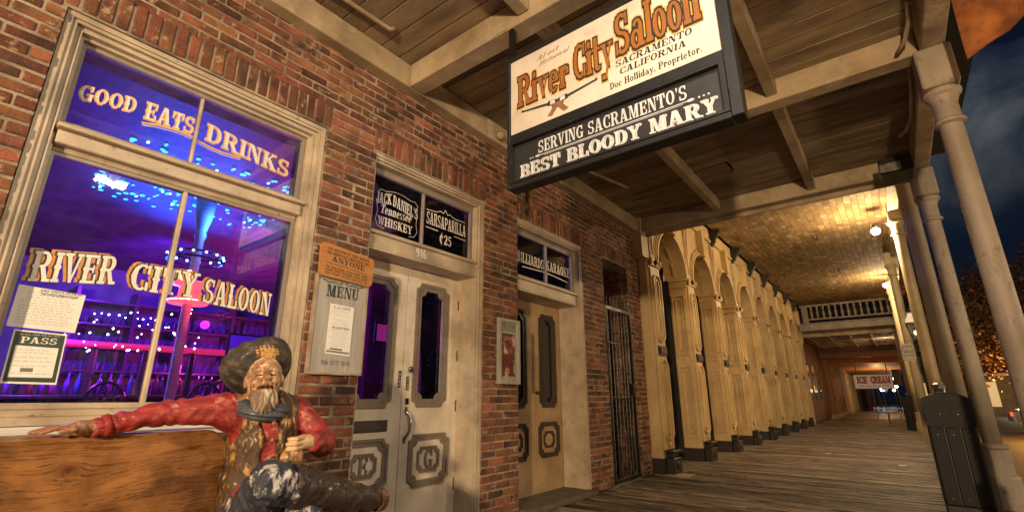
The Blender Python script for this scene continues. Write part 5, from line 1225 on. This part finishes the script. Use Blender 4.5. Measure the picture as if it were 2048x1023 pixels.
# ------------------------------------------------------------------ lanterns and tube fixture added out of view to light the saloon front
street_lantern('added lit street lantern on the kerb, out of view behind the camera', 4.35, -4.9, -.38, 0, 2.35, 4300, 3, None)
street_lantern('added lit street lantern on the road side, out of view right of the camera', 8.6, 7.0, -.38, 0, 2.6, 600, 3, None)
t = thing('added_tube_fixture', 'added rectangular lit ceiling fixture, out of view under the porch above the camera', 'ceiling light', (3.25, 1.15, 3.52))
obj('diffuser', M().box(3.1,3.4,1.11,1.19,3.47,3.50,.004), emit('white_tube', (1,.90,.74), 1.6), t); obj('housing', M().box(2.97,3.53,1.05,1.25,3.503,3.56,.01), SILLW, t); obj('hanger', M().box(3.24,3.26,1.14,1.16,3.56,4.03), BLACK, t)
lamp('added_tube_light', 'AREA', (3.25, 1.15, 3.46), 62, (1,.86,.68), (.30,.08), (.5, 1.9, .6))
lamp('floodlight_beam', 'SPOT', (3.2, 7.75, 4.1), 330, (1,.60,.24), .12, (.1, 11.5, 2.0), 120, 1.0)
lamp('far_shop_light', 'POINT', (3.1, 27.0, 3.4), 40, (1,.75,.45), .08)
lamp('far_awning_light', 'POINT', (2.0, 33.5, 2.0), 60, (1,.42,.10), .1)
lamp('far_post_light', 'POINT', (2.2, 43, 2.0), 140, (1,.6,.25), .1)
lamp('tree_uplight', 'POINT', (6.7, 26.4, 1.6), 420, (1,.42,.08), .1)
lamp('far_facade_light', 'POINT', (10, 53, 2.0), 260, (1,.65,.3), .3)
lamp('banner_light', 'POINT', (4.9, 2.6, 2.9), 34, (1,.5,.15), .1)
# ------------------------------------------------------------------ bench
def bench_mat():
    m = bpy.data.materials.new('varnished_bench_wood'); m.use_nodes = True; nt = m.node_tree; N = nt.nodes; L = nt.links; b = N['Principled BSDF']
    geo = N.new('ShaderNodeNewGeometry'); sp = N.new('ShaderNodeSeparateXYZ'); L.new(geo.outputs['Position'], sp.inputs[0])
    def math_(op, a, b_=None):
        n = N.new('ShaderNodeMath'); n.operation = op
        for i, v in enumerate((a, b_)):
            if v is None: continue
            if isinstance(v, (int, float)): n.inputs[i].default_value = v
            else: L.new(v, n.inputs[i])
        return n.outputs[0]
    KY, KZ = .545, .835
    dy = math_('MULTIPLY', math_('SUBTRACT', sp.outputs['Y'], KY), .62); dz = math_('SUBTRACT', sp.outputs['Z'], KZ)
    dist = math_('SQRT', math_('ADD', math_('MULTIPLY', dy, dy), math_('MULTIPLY', dz, dz)))
    fall = math_('POWER', 2.718, math_('MULTIPLY', dist, -16.0))
    wz = math_('ADD', math_('MULTIPLY', dz, math_('SUBTRACT', 1.0, math_('MULTIPLY', fall, .8))), math_('MULTIPLY', dist, math_('MULTIPLY', fall, 1.4)))
    cb = N.new('ShaderNodeCombineXYZ'); L.new(math_('MULTIPLY', sp.outputs['Y'], .55), cb.inputs['Y']); L.new(math_('MULTIPLY', wz, 13.0), cb.inputs['Z']); L.new(sp.outputs['X'], cb.inputs['X'])
    n1 = N.new('ShaderNodeTexNoise'); n1.inputs['Scale'].default_value = 2.2; n1.inputs['Detail'].default_value = 7; n1.inputs['Roughness'].default_value = .62; n1.inputs['Distortion'].default_value = .4; L.new(cb.outputs[0], n1.inputs['Vector'])
    wv = math_('FRACT', math_('MULTIPLY', n1.outputs['Fac'], 9.0))
    cr = N.new('ShaderNodeValToRGB'); e = cr.color_ramp.elements; e[0].position = .0; e[0].color = (.36,.165,.055,1); e[1].position = 1; e[1].color = (.17,.072,.026,1)
    q = e.new(.78); q.color = (.28,.125,.042,1); q = e.new(.93); q.color = (.09,.032,.012,1); L.new(wv, cr.inputs[0])
    k = N.new('ShaderNodeMapRange'); k.inputs['From Min'].default_value = .0; k.inputs['From Max'].default_value = .035; L.new(dist, k.inputs['Value'])
    mx = N.new('ShaderNodeMix'); mx.data_type = 'RGBA'; mx.inputs['A'].default_value = (.13,.045,.015,1); L.new(k.outputs[0], mx.inputs['Factor']); L.new(cr.outputs[0], mx.inputs['B'])
    n2 = N.new('ShaderNodeTexNoise'); n2.inputs['Scale'].default_value = 5; n2.inputs['Detail'].default_value = 5; L.new(geo.outputs['Position'], n2.inputs['Vector'])
    m2 = N.new('ShaderNodeMapRange'); m2.inputs['From Min'].default_value = .35; m2.inputs['From Max'].default_value = .65; m2.inputs['To Min'].default_value = .38; m2.inputs['To Max'].default_value = 1.15; L.new(n2.outputs['Fac'], m2.inputs['Value'])
    hv = N.new('ShaderNodeHueSaturation'); L.new(m2.outputs[0], hv.inputs['Value']); L.new(mx.outputs['Result'], hv.inputs['Color']); L.new(hv.outputs[0], b.inputs['Base Color'])
    b.inputs['Roughness'].default_value = .34; b.inputs['Coat Weight'].default_value = .3
    bp = N.new('ShaderNodeBump'); bp.inputs['Strength'].default_value = .4; bp.inputs['Distance'].default_value = .004; L.new(n1.outputs['Fac'], bp.inputs['Height']); L.new(bp.outputs[0], b.inputs['Normal'])
    return m
BW = bench_mat()
be = thing('carved_bench', 'heavy varnished plank bench with rounded back board and a dark knot under the statue', 'bench', (.75, .6, 0))
pts = [(-1.2,.46),(1.06,.46),(1.11,.52)]+[(1.015+.115*math.cos(R_(a)), .852+.108*math.sin(R_(a))) for a in range(0, 91, 10)]+[(.6,.966),(.2,.962),(-.3,.965),(-1.2,.965)]
m = M().prism(pts, wallf(0), .44, .50); ob = obj('backrest', m, BW, be)
bv = ob.modifiers.new('bevel', 'BEVEL'); bv.width = .012; bv.segments = 3; bv.limit_method = 'ANGLE'
obj('seat', M().box(.44,1.0,-1.2,1.75,.38,.45,.02), BW, be)
for yy in (-1.1, 1.6): obj('leg', M().box(.5,.95,yy-.05,yy+.05,0,.379,.015), BW, be)

# ------------------------------------------------------------------ carved cowboy
def lump(g, a=.002, f=1.0, s=0):
    return a*(np.sin(g.X*61*f+g.Y*37*f+s)+np.sin(g.Y*73*f-g.Z*41*f+s*2)+np.sin(g.Z*67*f+g.X*29*f+1+s)+.6*np.sin(g.X*150*f-g.Y*120*f+g.Z*90*f))*.6
def pmat(name, base, base2, worn, wornt, sc, rough=.35, coat=.5, bump=.5, wscale=8, stretch=(1,1,1), bscale=40, soft=.03):
    return mat(name, base, base2, scale=sc, rough=rough+.06, coat=coat*.35, bump=min(1, bump*1.6), c3=worn, c3t=wornt, c3scale=wscale, stretch=stretch, bscale=bscale, c3soft=soft, bdist=.012)
SKIN = pmat('carved_skin', (.44,.22,.10), (.26,.11,.05), (.60,.40,.22), .60, 14, .38, .4, .6, 16, (1,1,.5), 45, .06)
SHIRT = pmat('carved_red_shirt', (.44,.045,.040), (.17,.010,.012), (.60,.26,.19), .635, 14, .40, .35, .8, 16, (1,.6,1), 40, .05)
VEST = pmat('carved_brown_vest', (.085,.045,.022), (.05,.026,.014), (.46,.25,.07), .56, 10, .5, .2, .9, 30, (1,1,.45), 40, .03)
HATM = pmat('carved_black_hat', (.030,.026,.022), (.05,.04,.032), (.12,.095,.07), .58, 14, .5, .15, .9, 18)
SCARF = pmat('carved_grey_scarf', (.085,.10,.13), (.045,.055,.075), (.20,.22,.25), .63, 18, .4, .3, .5, 18)
JEAN = pmat('carved_navy_jeans', (.035,.045,.075), (.018,.022,.038), (.52,.50,.46), .585, 12, .38, .4, .8, 12, (1,1,.6), 40, .03)
BOOT = pmat('carved_black_boot', (.022,.018,.018), (.04,.028,.024), (.26,.14,.08), .67, 14, .2, .8, .8, 12, (1,1,1), 35, .03)
WORNW = mat('bare_worn_wood', (.50,.28,.10), (.36,.17,.06), scale=12, stretch=(1,1,.3), rough=.5, bump=.6, c3=(.06,.035,.02), c3t=.50, c3scale=14)

st = thing('cowboy_statue', 'painted wooden cowboy carving laughing with one arm along the bench and boot crossed', 'statue', (.72, 1.25, .45))
A = lambda *p: np.array(p, float)
shR, elR, wrR = A(.60,1.055,1.055), A(.535,.82,1.040), A(.53,.60,.992)
shL, elL, wrL = A(.64,1.385,1.035), A(.74,1.475,.885), A(.90,1.335,.905)
pel = A(.64,1.16,.56)
kneeR = A(1.04,1.085,.775); ankR = A(1.00,1.50,.655)
kneeL = A(1.02,1.25,.60); ankL = A(1.06,1.22,.12)
g = G((.38,.50,.04), (1.22,1.72,1.20), .0075)
F = g.ell((.62,1.235,.90), (.135,.150,.24))
F = smin(F, g.ell((.64,1.235,.64), (.15,.150,.20)), .08)
F = smin(F, g.cone((.60,1.08,1.03), (.62,1.36,1.03), .080, .08), .06)
F = smin(F, g.cone((.62,1.19,1.02), (.655,1.17,1.14), .062, .055), .03)
arm = smin(g.cone(shR, elR, .074, .052), g.cone(elR, wrR, .052, .036), .02)
arm2 = smin(g.cone(shL, elL, .072, .062), g.cone(elL, wrL, .062, .042), .03)
# carved folds twisting round the sleeves
fold = .0085*(.62-np.abs(np.sin(g.Y*34+g.Z*48+np.sin(g.Y*30)*1.3))) + .002*np.sin(g.Y*110-g.Z*90+g.X*60)
fold2 = .010*(.62-np.abs(np.sin(g.X*30+g.Z*42+np.sin(g.Y*40))))  
F = smin(F, arm+fold, .03); F = smin(F, arm2+fold2, .03)
legR = smin(g.cone((.68,1.16,.58), kneeR, .105, .082), g.cone(kneeR, ankR, .078, .055), .02)
legL = smin(g.cone((.66,1.27,.56), kneeL, .10, .075), g.cone(kneeL, ankL, .072, .05), .02)
F = smin(F, legR+.006*np.sin((g.X-1.04)*70+(g.Z)*60+np.sin(g.Y*45)*1.6)+.003*np.sin(g.Y*110-g.Z*60), .03); F = smin(F, legL, .04)
fo = smin(g.cone(ankL, (1.22,1.20,.09), .05, .035), F*0+9, .01); F = smin(F, fo, .02)
def region(c):
    r = np.zeros(len(c), int)                      # 0 shirt
    jeans = (c[:,2] < .70) | (c[:,0] > .80) & (c[:,2] < .86) & (np.linalg.norm(c-elL, axis=1) > .19) & (c[:,1] < 1.30)
    r[jeans & ~((c[:,1] > 1.30) & (c[:,2] > .80))] = 1
    r[(c[:,2] > 1.085) & (np.abs(c[:,1]-1.17) < .10)] = 2
    return r
F = F+lump(g, .0022)
body = sdf_obj('body', g, F, [SHIRT, JEAN, SKIN], st, region)
del g, F, arm, arm2, fold, fold2, legR, legL, fo
# vest: a shell over the torso, open in front over the red shirt
g = G((.42,.88,.58), (.90,1.52,1.14), .0065)
V_ = smin(g.ell((.62,1.235,.90), (.150,.160,.25)), g.ell((.645,1.225,.66), (.170,.160,.17)), .08); V_ = smin(V_, g.cone((.60,1.10,1.03), (.62,1.35,1.03), .088, .088), .05)
V_ = V_+.003*np.sin(g.Z*55+g.Y*30)
V_ = smax(V_, -(g.ell((.62,1.03,1.0), (.11,.09,.12))), .01) ; V_ = smax(V_, -(g.ell((.66,1.42,.985), (.10,.10,.11))), .01)
gap = np.maximum(np.abs(g.Y-(1.195+.15*(1-g.Z)*.2))-.030-.075*np.clip(g.Z-.93, 0, 1)*2.0-.06*np.clip(.80-g.Z,0,1), .66-g.X)
V_ = smax(V_, -gap, .008); V_ = np.maximum(V_, .60-g.Z-.12*(g.X > 0)*0)
V_ = V_+lump(g, .003, .9)+.0022*np.sin(g.Y*140+np.sin(g.Z*40)*2)
sdf_obj('vest', g, V_, VEST, st)
m = M()
for i in range(4): m.sphere((.782-.004*abs(i-1), 1.195, .99-.075*i), (.008,.010,.010), 8)
obj('shirt_button', m, SKIN, st, smooth=True)
# head in its own frame: a = forward, b = figure's left, c = up
fd = Vector((.90,-.36,.22)).normalized(); ld = Vector((0,0,1)).cross(fd).normalized(); ld = (ld+Vector((0,0,.06))).normalized(); ud = fd.cross(ld).normalized(); ld = ud.cross(fd)
RH = np.array([list(fd), list(ld), list(ud)]); HC = np.array([.685, 1.168, 1.180])
g = G((-.12,-.12,-.17), (.15,.12,.13), .0030); X, Y, Z = g.X, g.Y, g.Z; aY = np.abs(Y)
sym = lambda f: np.minimum(f(1), f(-1))
F = g.ell((-.01,0,.03), (.092,.078,.095))
F = smin(F, g.ell((.012,0,-.045), (.075,.066,.075)), .03)
F = smin(F, g.cone((-.03,0,-.10), (-.05,0,-.17), .055, .055), .03)
F = smin(F, g.ell((.055,0,-.105), (.050,.056,.065)), .025)                                   # beard
F = smin(F, sym(lambda s: g.ell((.060,.036*s,-.020), (.028,.026,.024))), .014)                # cheeks
F = smin(F, sym(lambda s: g.cone((.078,.012*s,.037), (.066,.046*s,.036), .011, .010)), .010)  # brow
F = smax(F, -sym(lambda s: g.ell((.092,.029*s,.014), (.020,.019,.012))), .010)                # sockets
F = smin(F, sym(lambda s: g.ell((.066,.029*s,.014), (.016,.016,.011))), .004)
F = smax(F, -sym(lambda s: g.cone((.083,.017*s,.010), (.079,.043*s,.011), .0022, .0022)), .003)  # squinting lids
F = smin(F, g.cone((.080,0,.030), (.104,0,-.008), .011, .016), .010); F = smin(F, sym(lambda s: g.ell((.094,.014*s,-.010), (.012,.010,.009))), .006)
F = smin(F, sym(lambda s: g.cone((.096,.006*s,-.034), (.080,.046*s,-.052), .013, .008)), .008)  # moustache
gro = .0032*np.sin(aY*330+Z*60+np.sin(Z*90)*1.2)*(Z < -.03)*(X > 0) + .0012*np.sin(Z*420+aY*200)*(Z > .035)
F = F+gro
F = smax(F, -g.cone((.108,-.026,-.050), (.108,.026,-.050), .0095, .0095), .006)                # open mouth
F = smax(F, -sym(lambda s: g.ell((.114,.006*s,-.020), (.005,.004,.003))), .002)
F = smax(F, -sym(lambda s: g.cone((.080,.052*s,.020), (.074,.060*s,-.040), .004, .003)), .006)
F = smin(F, sym(lambda s: smax(g.ell((-.005,.080*s,.000), (.020,.010,.030)), -g.ell((.004,.090*s,.002), (.010,.006,.016)), .004)), .006)
F = smax(F, -g.cone((.060,.012,-.060), (.080,.010,-.19), .0022, .0022), .003)                  # drying crack through the beard
toW = lambda V: V@RH+HC
HEAD = pmat('carved_face', (.46,.25,.13), (.24,.10,.05), (.80,.60,.38), .54, 22, .45, .2, .8, 26, (1,1,.5), 60, .07)
hd = sdf_obj('head', g, F, [HEAD, mat('mouth_dark_slit_shade', (.06,.02,.015), rough=.4), pmat('carved_beard', (.36,.25,.17), (.11,.07,.045), (.60,.50,.38), .55, 26, .5, .15, .8, 24, (1,1,.3), 70, .06)], st,
    lambda c: np.where(((c-HC)@RH.T)[:,2] < -.062, 2, np.where((np.abs(((c-HC)@RH.T)[:,2]+.050) < .008) & (((c-HC)@RH.T)[:,0] > .074) & (((c-HC)@RH.T)[:,0] < .100) & (np.abs(((c-HC)@RH.T)[:,1]) < .032) | (np.abs(((c-HC)@RH.T)[:,2]-.0105) < .0032) & (((c-HC)@RH.T)[:,0] > .05) & (np.abs(np.abs(((c-HC)@RH.T)[:,1])-.030) < .015), 1, 0)), toW)  # eye slits coloured dark to imitate shade in the carved creases
# hat tipped back on the head
hu = (Vector((0,0,1))*.68+Vector((-.84,.02,0))).normalized(); hf = (fd-hu*fd.dot(hu)).normalized(); hl = hu.cross(hf)
RT = np.array([list(hf), list(hl), list(hu)]); HT = np.array([.622,1.182,1.212])
g = G((-.22,-.22,-.06), (.22,.22,.18), .0045); rr = np.sqrt((g.X/1.0)**2+(g.Y/1.0)**2)
brimz = .060*(np.clip(rr-.090, 0, 1)/.06)**2*(.75+.25*np.abs(g.Y)/.17)
B = np.maximum(np.abs(g.Z-brimz)-.011-.010*np.clip((rr-.13)/.05,0,1), rr-.155); rim = np.sqrt((rr-.149)**2+(g.Z-brimz)**2)-.020; B = smin(B, rim, .01)
cr_ = smax(g.ell((-.01,0,.03), (.108,.098,.12)), -(g.ell((.0,0,.165), (.09,.03,.045))), .02)
B = smin(B, cr_, .015)
B = smax(B, -g.ell((.0,0,-.03), (.088,.082,.085)), .006)+.0014*np.sin(g.X*90+g.Y*60)
ht = sdf_obj('hat', g, B, [HATM, mat('hat_worn_gold', (.62,.36,.10), (.48,.24,.06), scale=30, rough=.5, bump=.8, c3=(.05,.04,.03), c3t=.56, c3scale=45, c3soft=.02)], st,
    lambda c: (((c[:,2]-HT[2]-.108)/.030)**2+((c[:,1]-HT[1]+.018)/.052)**2+.35*np.sin(c[:,1]*310+c[:,2]*90)+.30*np.sin(c[:,2]*420-c[:,1]*130)+.25*np.sin(c[:,1]*730+c[:,2]*510) < .95).astype(int), lambda V: V@RT+HT)
# scarf
g = G((.52,1.01,.98), (.84,1.36,1.18), .005); F = None
ang = np.arctan2(g.Y-1.180, g.X-.665); rad = np.sqrt((g.X-.665)**2+((g.Y-1.180))**2); ctr = 1.062-.028*np.cos(ang)
F = np.sqrt((rad-.088-.006*np.cos(ang))**2*.8+((g.Z-ctr)*.85)**2)-.031+.0035*np.sin((g.Z*1.0+rad)*190+ang*3)
sdf_obj('scarf', g, F, SCARF, st)
# hands
def hand_right():
    g = G((.44,.38,.945), (.62,.64,1.06), .0028)
    F = g.cone(wrR, (.53,.540,.990), .030, .030); F = smin(F, g.ell((.53,.525,.992), (.040,.048,.018)), .015)
    for i, (dx, L_) in enumerate(((-.030,.075),(-.010,.088),(.012,.082),(.032,.066))):
        a = A(.53+dx*.9,.495,.992); b = A(.53+dx*1.25,.495-L_*.5,.994); c = A(.53+dx*1.35,.495-L_*1.05,.979)
        F = smin(F, np.minimum(g.cone(a, b, .0105, .0095), g.cone(b, c, .0095, .0075)), .004)
    F = smin(F, np.minimum(g.cone((.560,.545,.992), (.590,.513,.990), .014, .012), g.cone((.590,.513,.990), (.598,.477,.982), .012, .009)), .006)
    return sdf_obj('hand', g, F, SKIN, st)
hand_right()
def hand_left():
    g = G((.80,1.12,.83), (1.0,1.38,.99), .0028); c = A(.905,1.235,.885)
    F = g.cone(wrL, (.905,1.285,.908), .034, .034); F = smin(F, g.ell((.900,1.262,.905), (.034,.040,.030)), .014)
    for i in range(4):     # fingers curled over the knob of the stick
        y0 = 1.268-.0; z0 = .928-.021*i; L_ = (.052,.058,.056,.046)[i]
        k = A(.925,1.262-.002*i,z0); k2 = A(.938,1.262-L_*.62,z0-.002); k3 = A(.918,1.262-L_*1.05,z0-.004); k4 = A(.896,1.262-L_*.92,z0-.004)
        F = smin(F, np.minimum(np.minimum(g.cone(k, k2, .0125, .0115), g.cone(k2, k3, .0115, .0105)), g.cone(k3, k4, .0105, .009)), .004)
    F = smin(F, np.minimum(g.cone((.905,1.255,.868), (.930,1.215,.852), .015, .012), g.cone((.930,1.215,.852), (.925,1.178,.850), .012, .0095)), .006)
    return sdf_obj('hand', g, F, mat('carved_pale_hand', (.60,.42,.24), (.45,.27,.13), scale=20, rough=.4, coat=.3, bump=.4, c3=(.30,.15,.07), c3t=.62, c3scale=30), st)
hand_left()
m = M().tube([wrL+(elL-wrL)*.10, wrL+(elL-wrL)*.22], [.046,.050], 16); obj('cuff', m, SHIRT, st, smooth=True)
m = M().tube([wrR+(elR-wrR)*.06, wrR+(elR-wrR)*.16], [.043,.045], 16); obj('cuff', m, SHIRT, st, smooth=True)
# stick under the fist
g = G((.83,1.15,.55), (1.0,1.32,.90), .005)
F = smin(g.ell((.905,1.232,.845), (.048,.050,.050)), g.cone((.905,1.23,.80), (.92,1.22,.58), .042, .036), .02)
o = sdf_obj('walking_stick', g, F, WORNW, None); tag(o, 'stout knobbed stick of worn wood gripped in the statue fist', 'stick')
# boots
g = G((.84,1.12,.50), (1.14,1.82,.88), .0055)
cuffp = kneeR+(ankR-kneeR)*.22
F = g.cone(cuffp, ankR, .088, .064); F = smax(F, -(g.Y-(1.165)), .01)+lump(g, .003, .8)
F = smin(F, g.cone(ankR, (.975,1.635,.625), .060, .050), .02)
F = F+.0035*np.sin(g.Y*75+g.Z*70+g.X*20)*(g.Y > 1.38)
F = smin(F, g.cone((.965,1.60,.600), (.962,1.66,.655), .040, .036), .02)
sdf_obj('boot', g, F, BOOT, st)
obj('boot_sole', (lambda m: (m.tube([(.965,1.672,.618),(.962,1.705,.612)], [.058,.054], 18), m)[1])(M()), pmat('worn_sole', (.05,.028,.02), (.12,.05,.03), (.35,.18,.09), .57, 14, .35, .5, .8, 12), st, smooth=False)
g = G((.95,1.10,.0), (1.34,1.34,.42), .0065)
F = g.cone((1.045,1.23,.40), ankL, .078, .058); F = smin(F, g.cone((1.07,1.22,.07), (1.24,1.19,.055), .052, .040), .03); F = smax(F, .02-g.Z, .005)
sdf_obj('boot', g, F, BOOT, st)
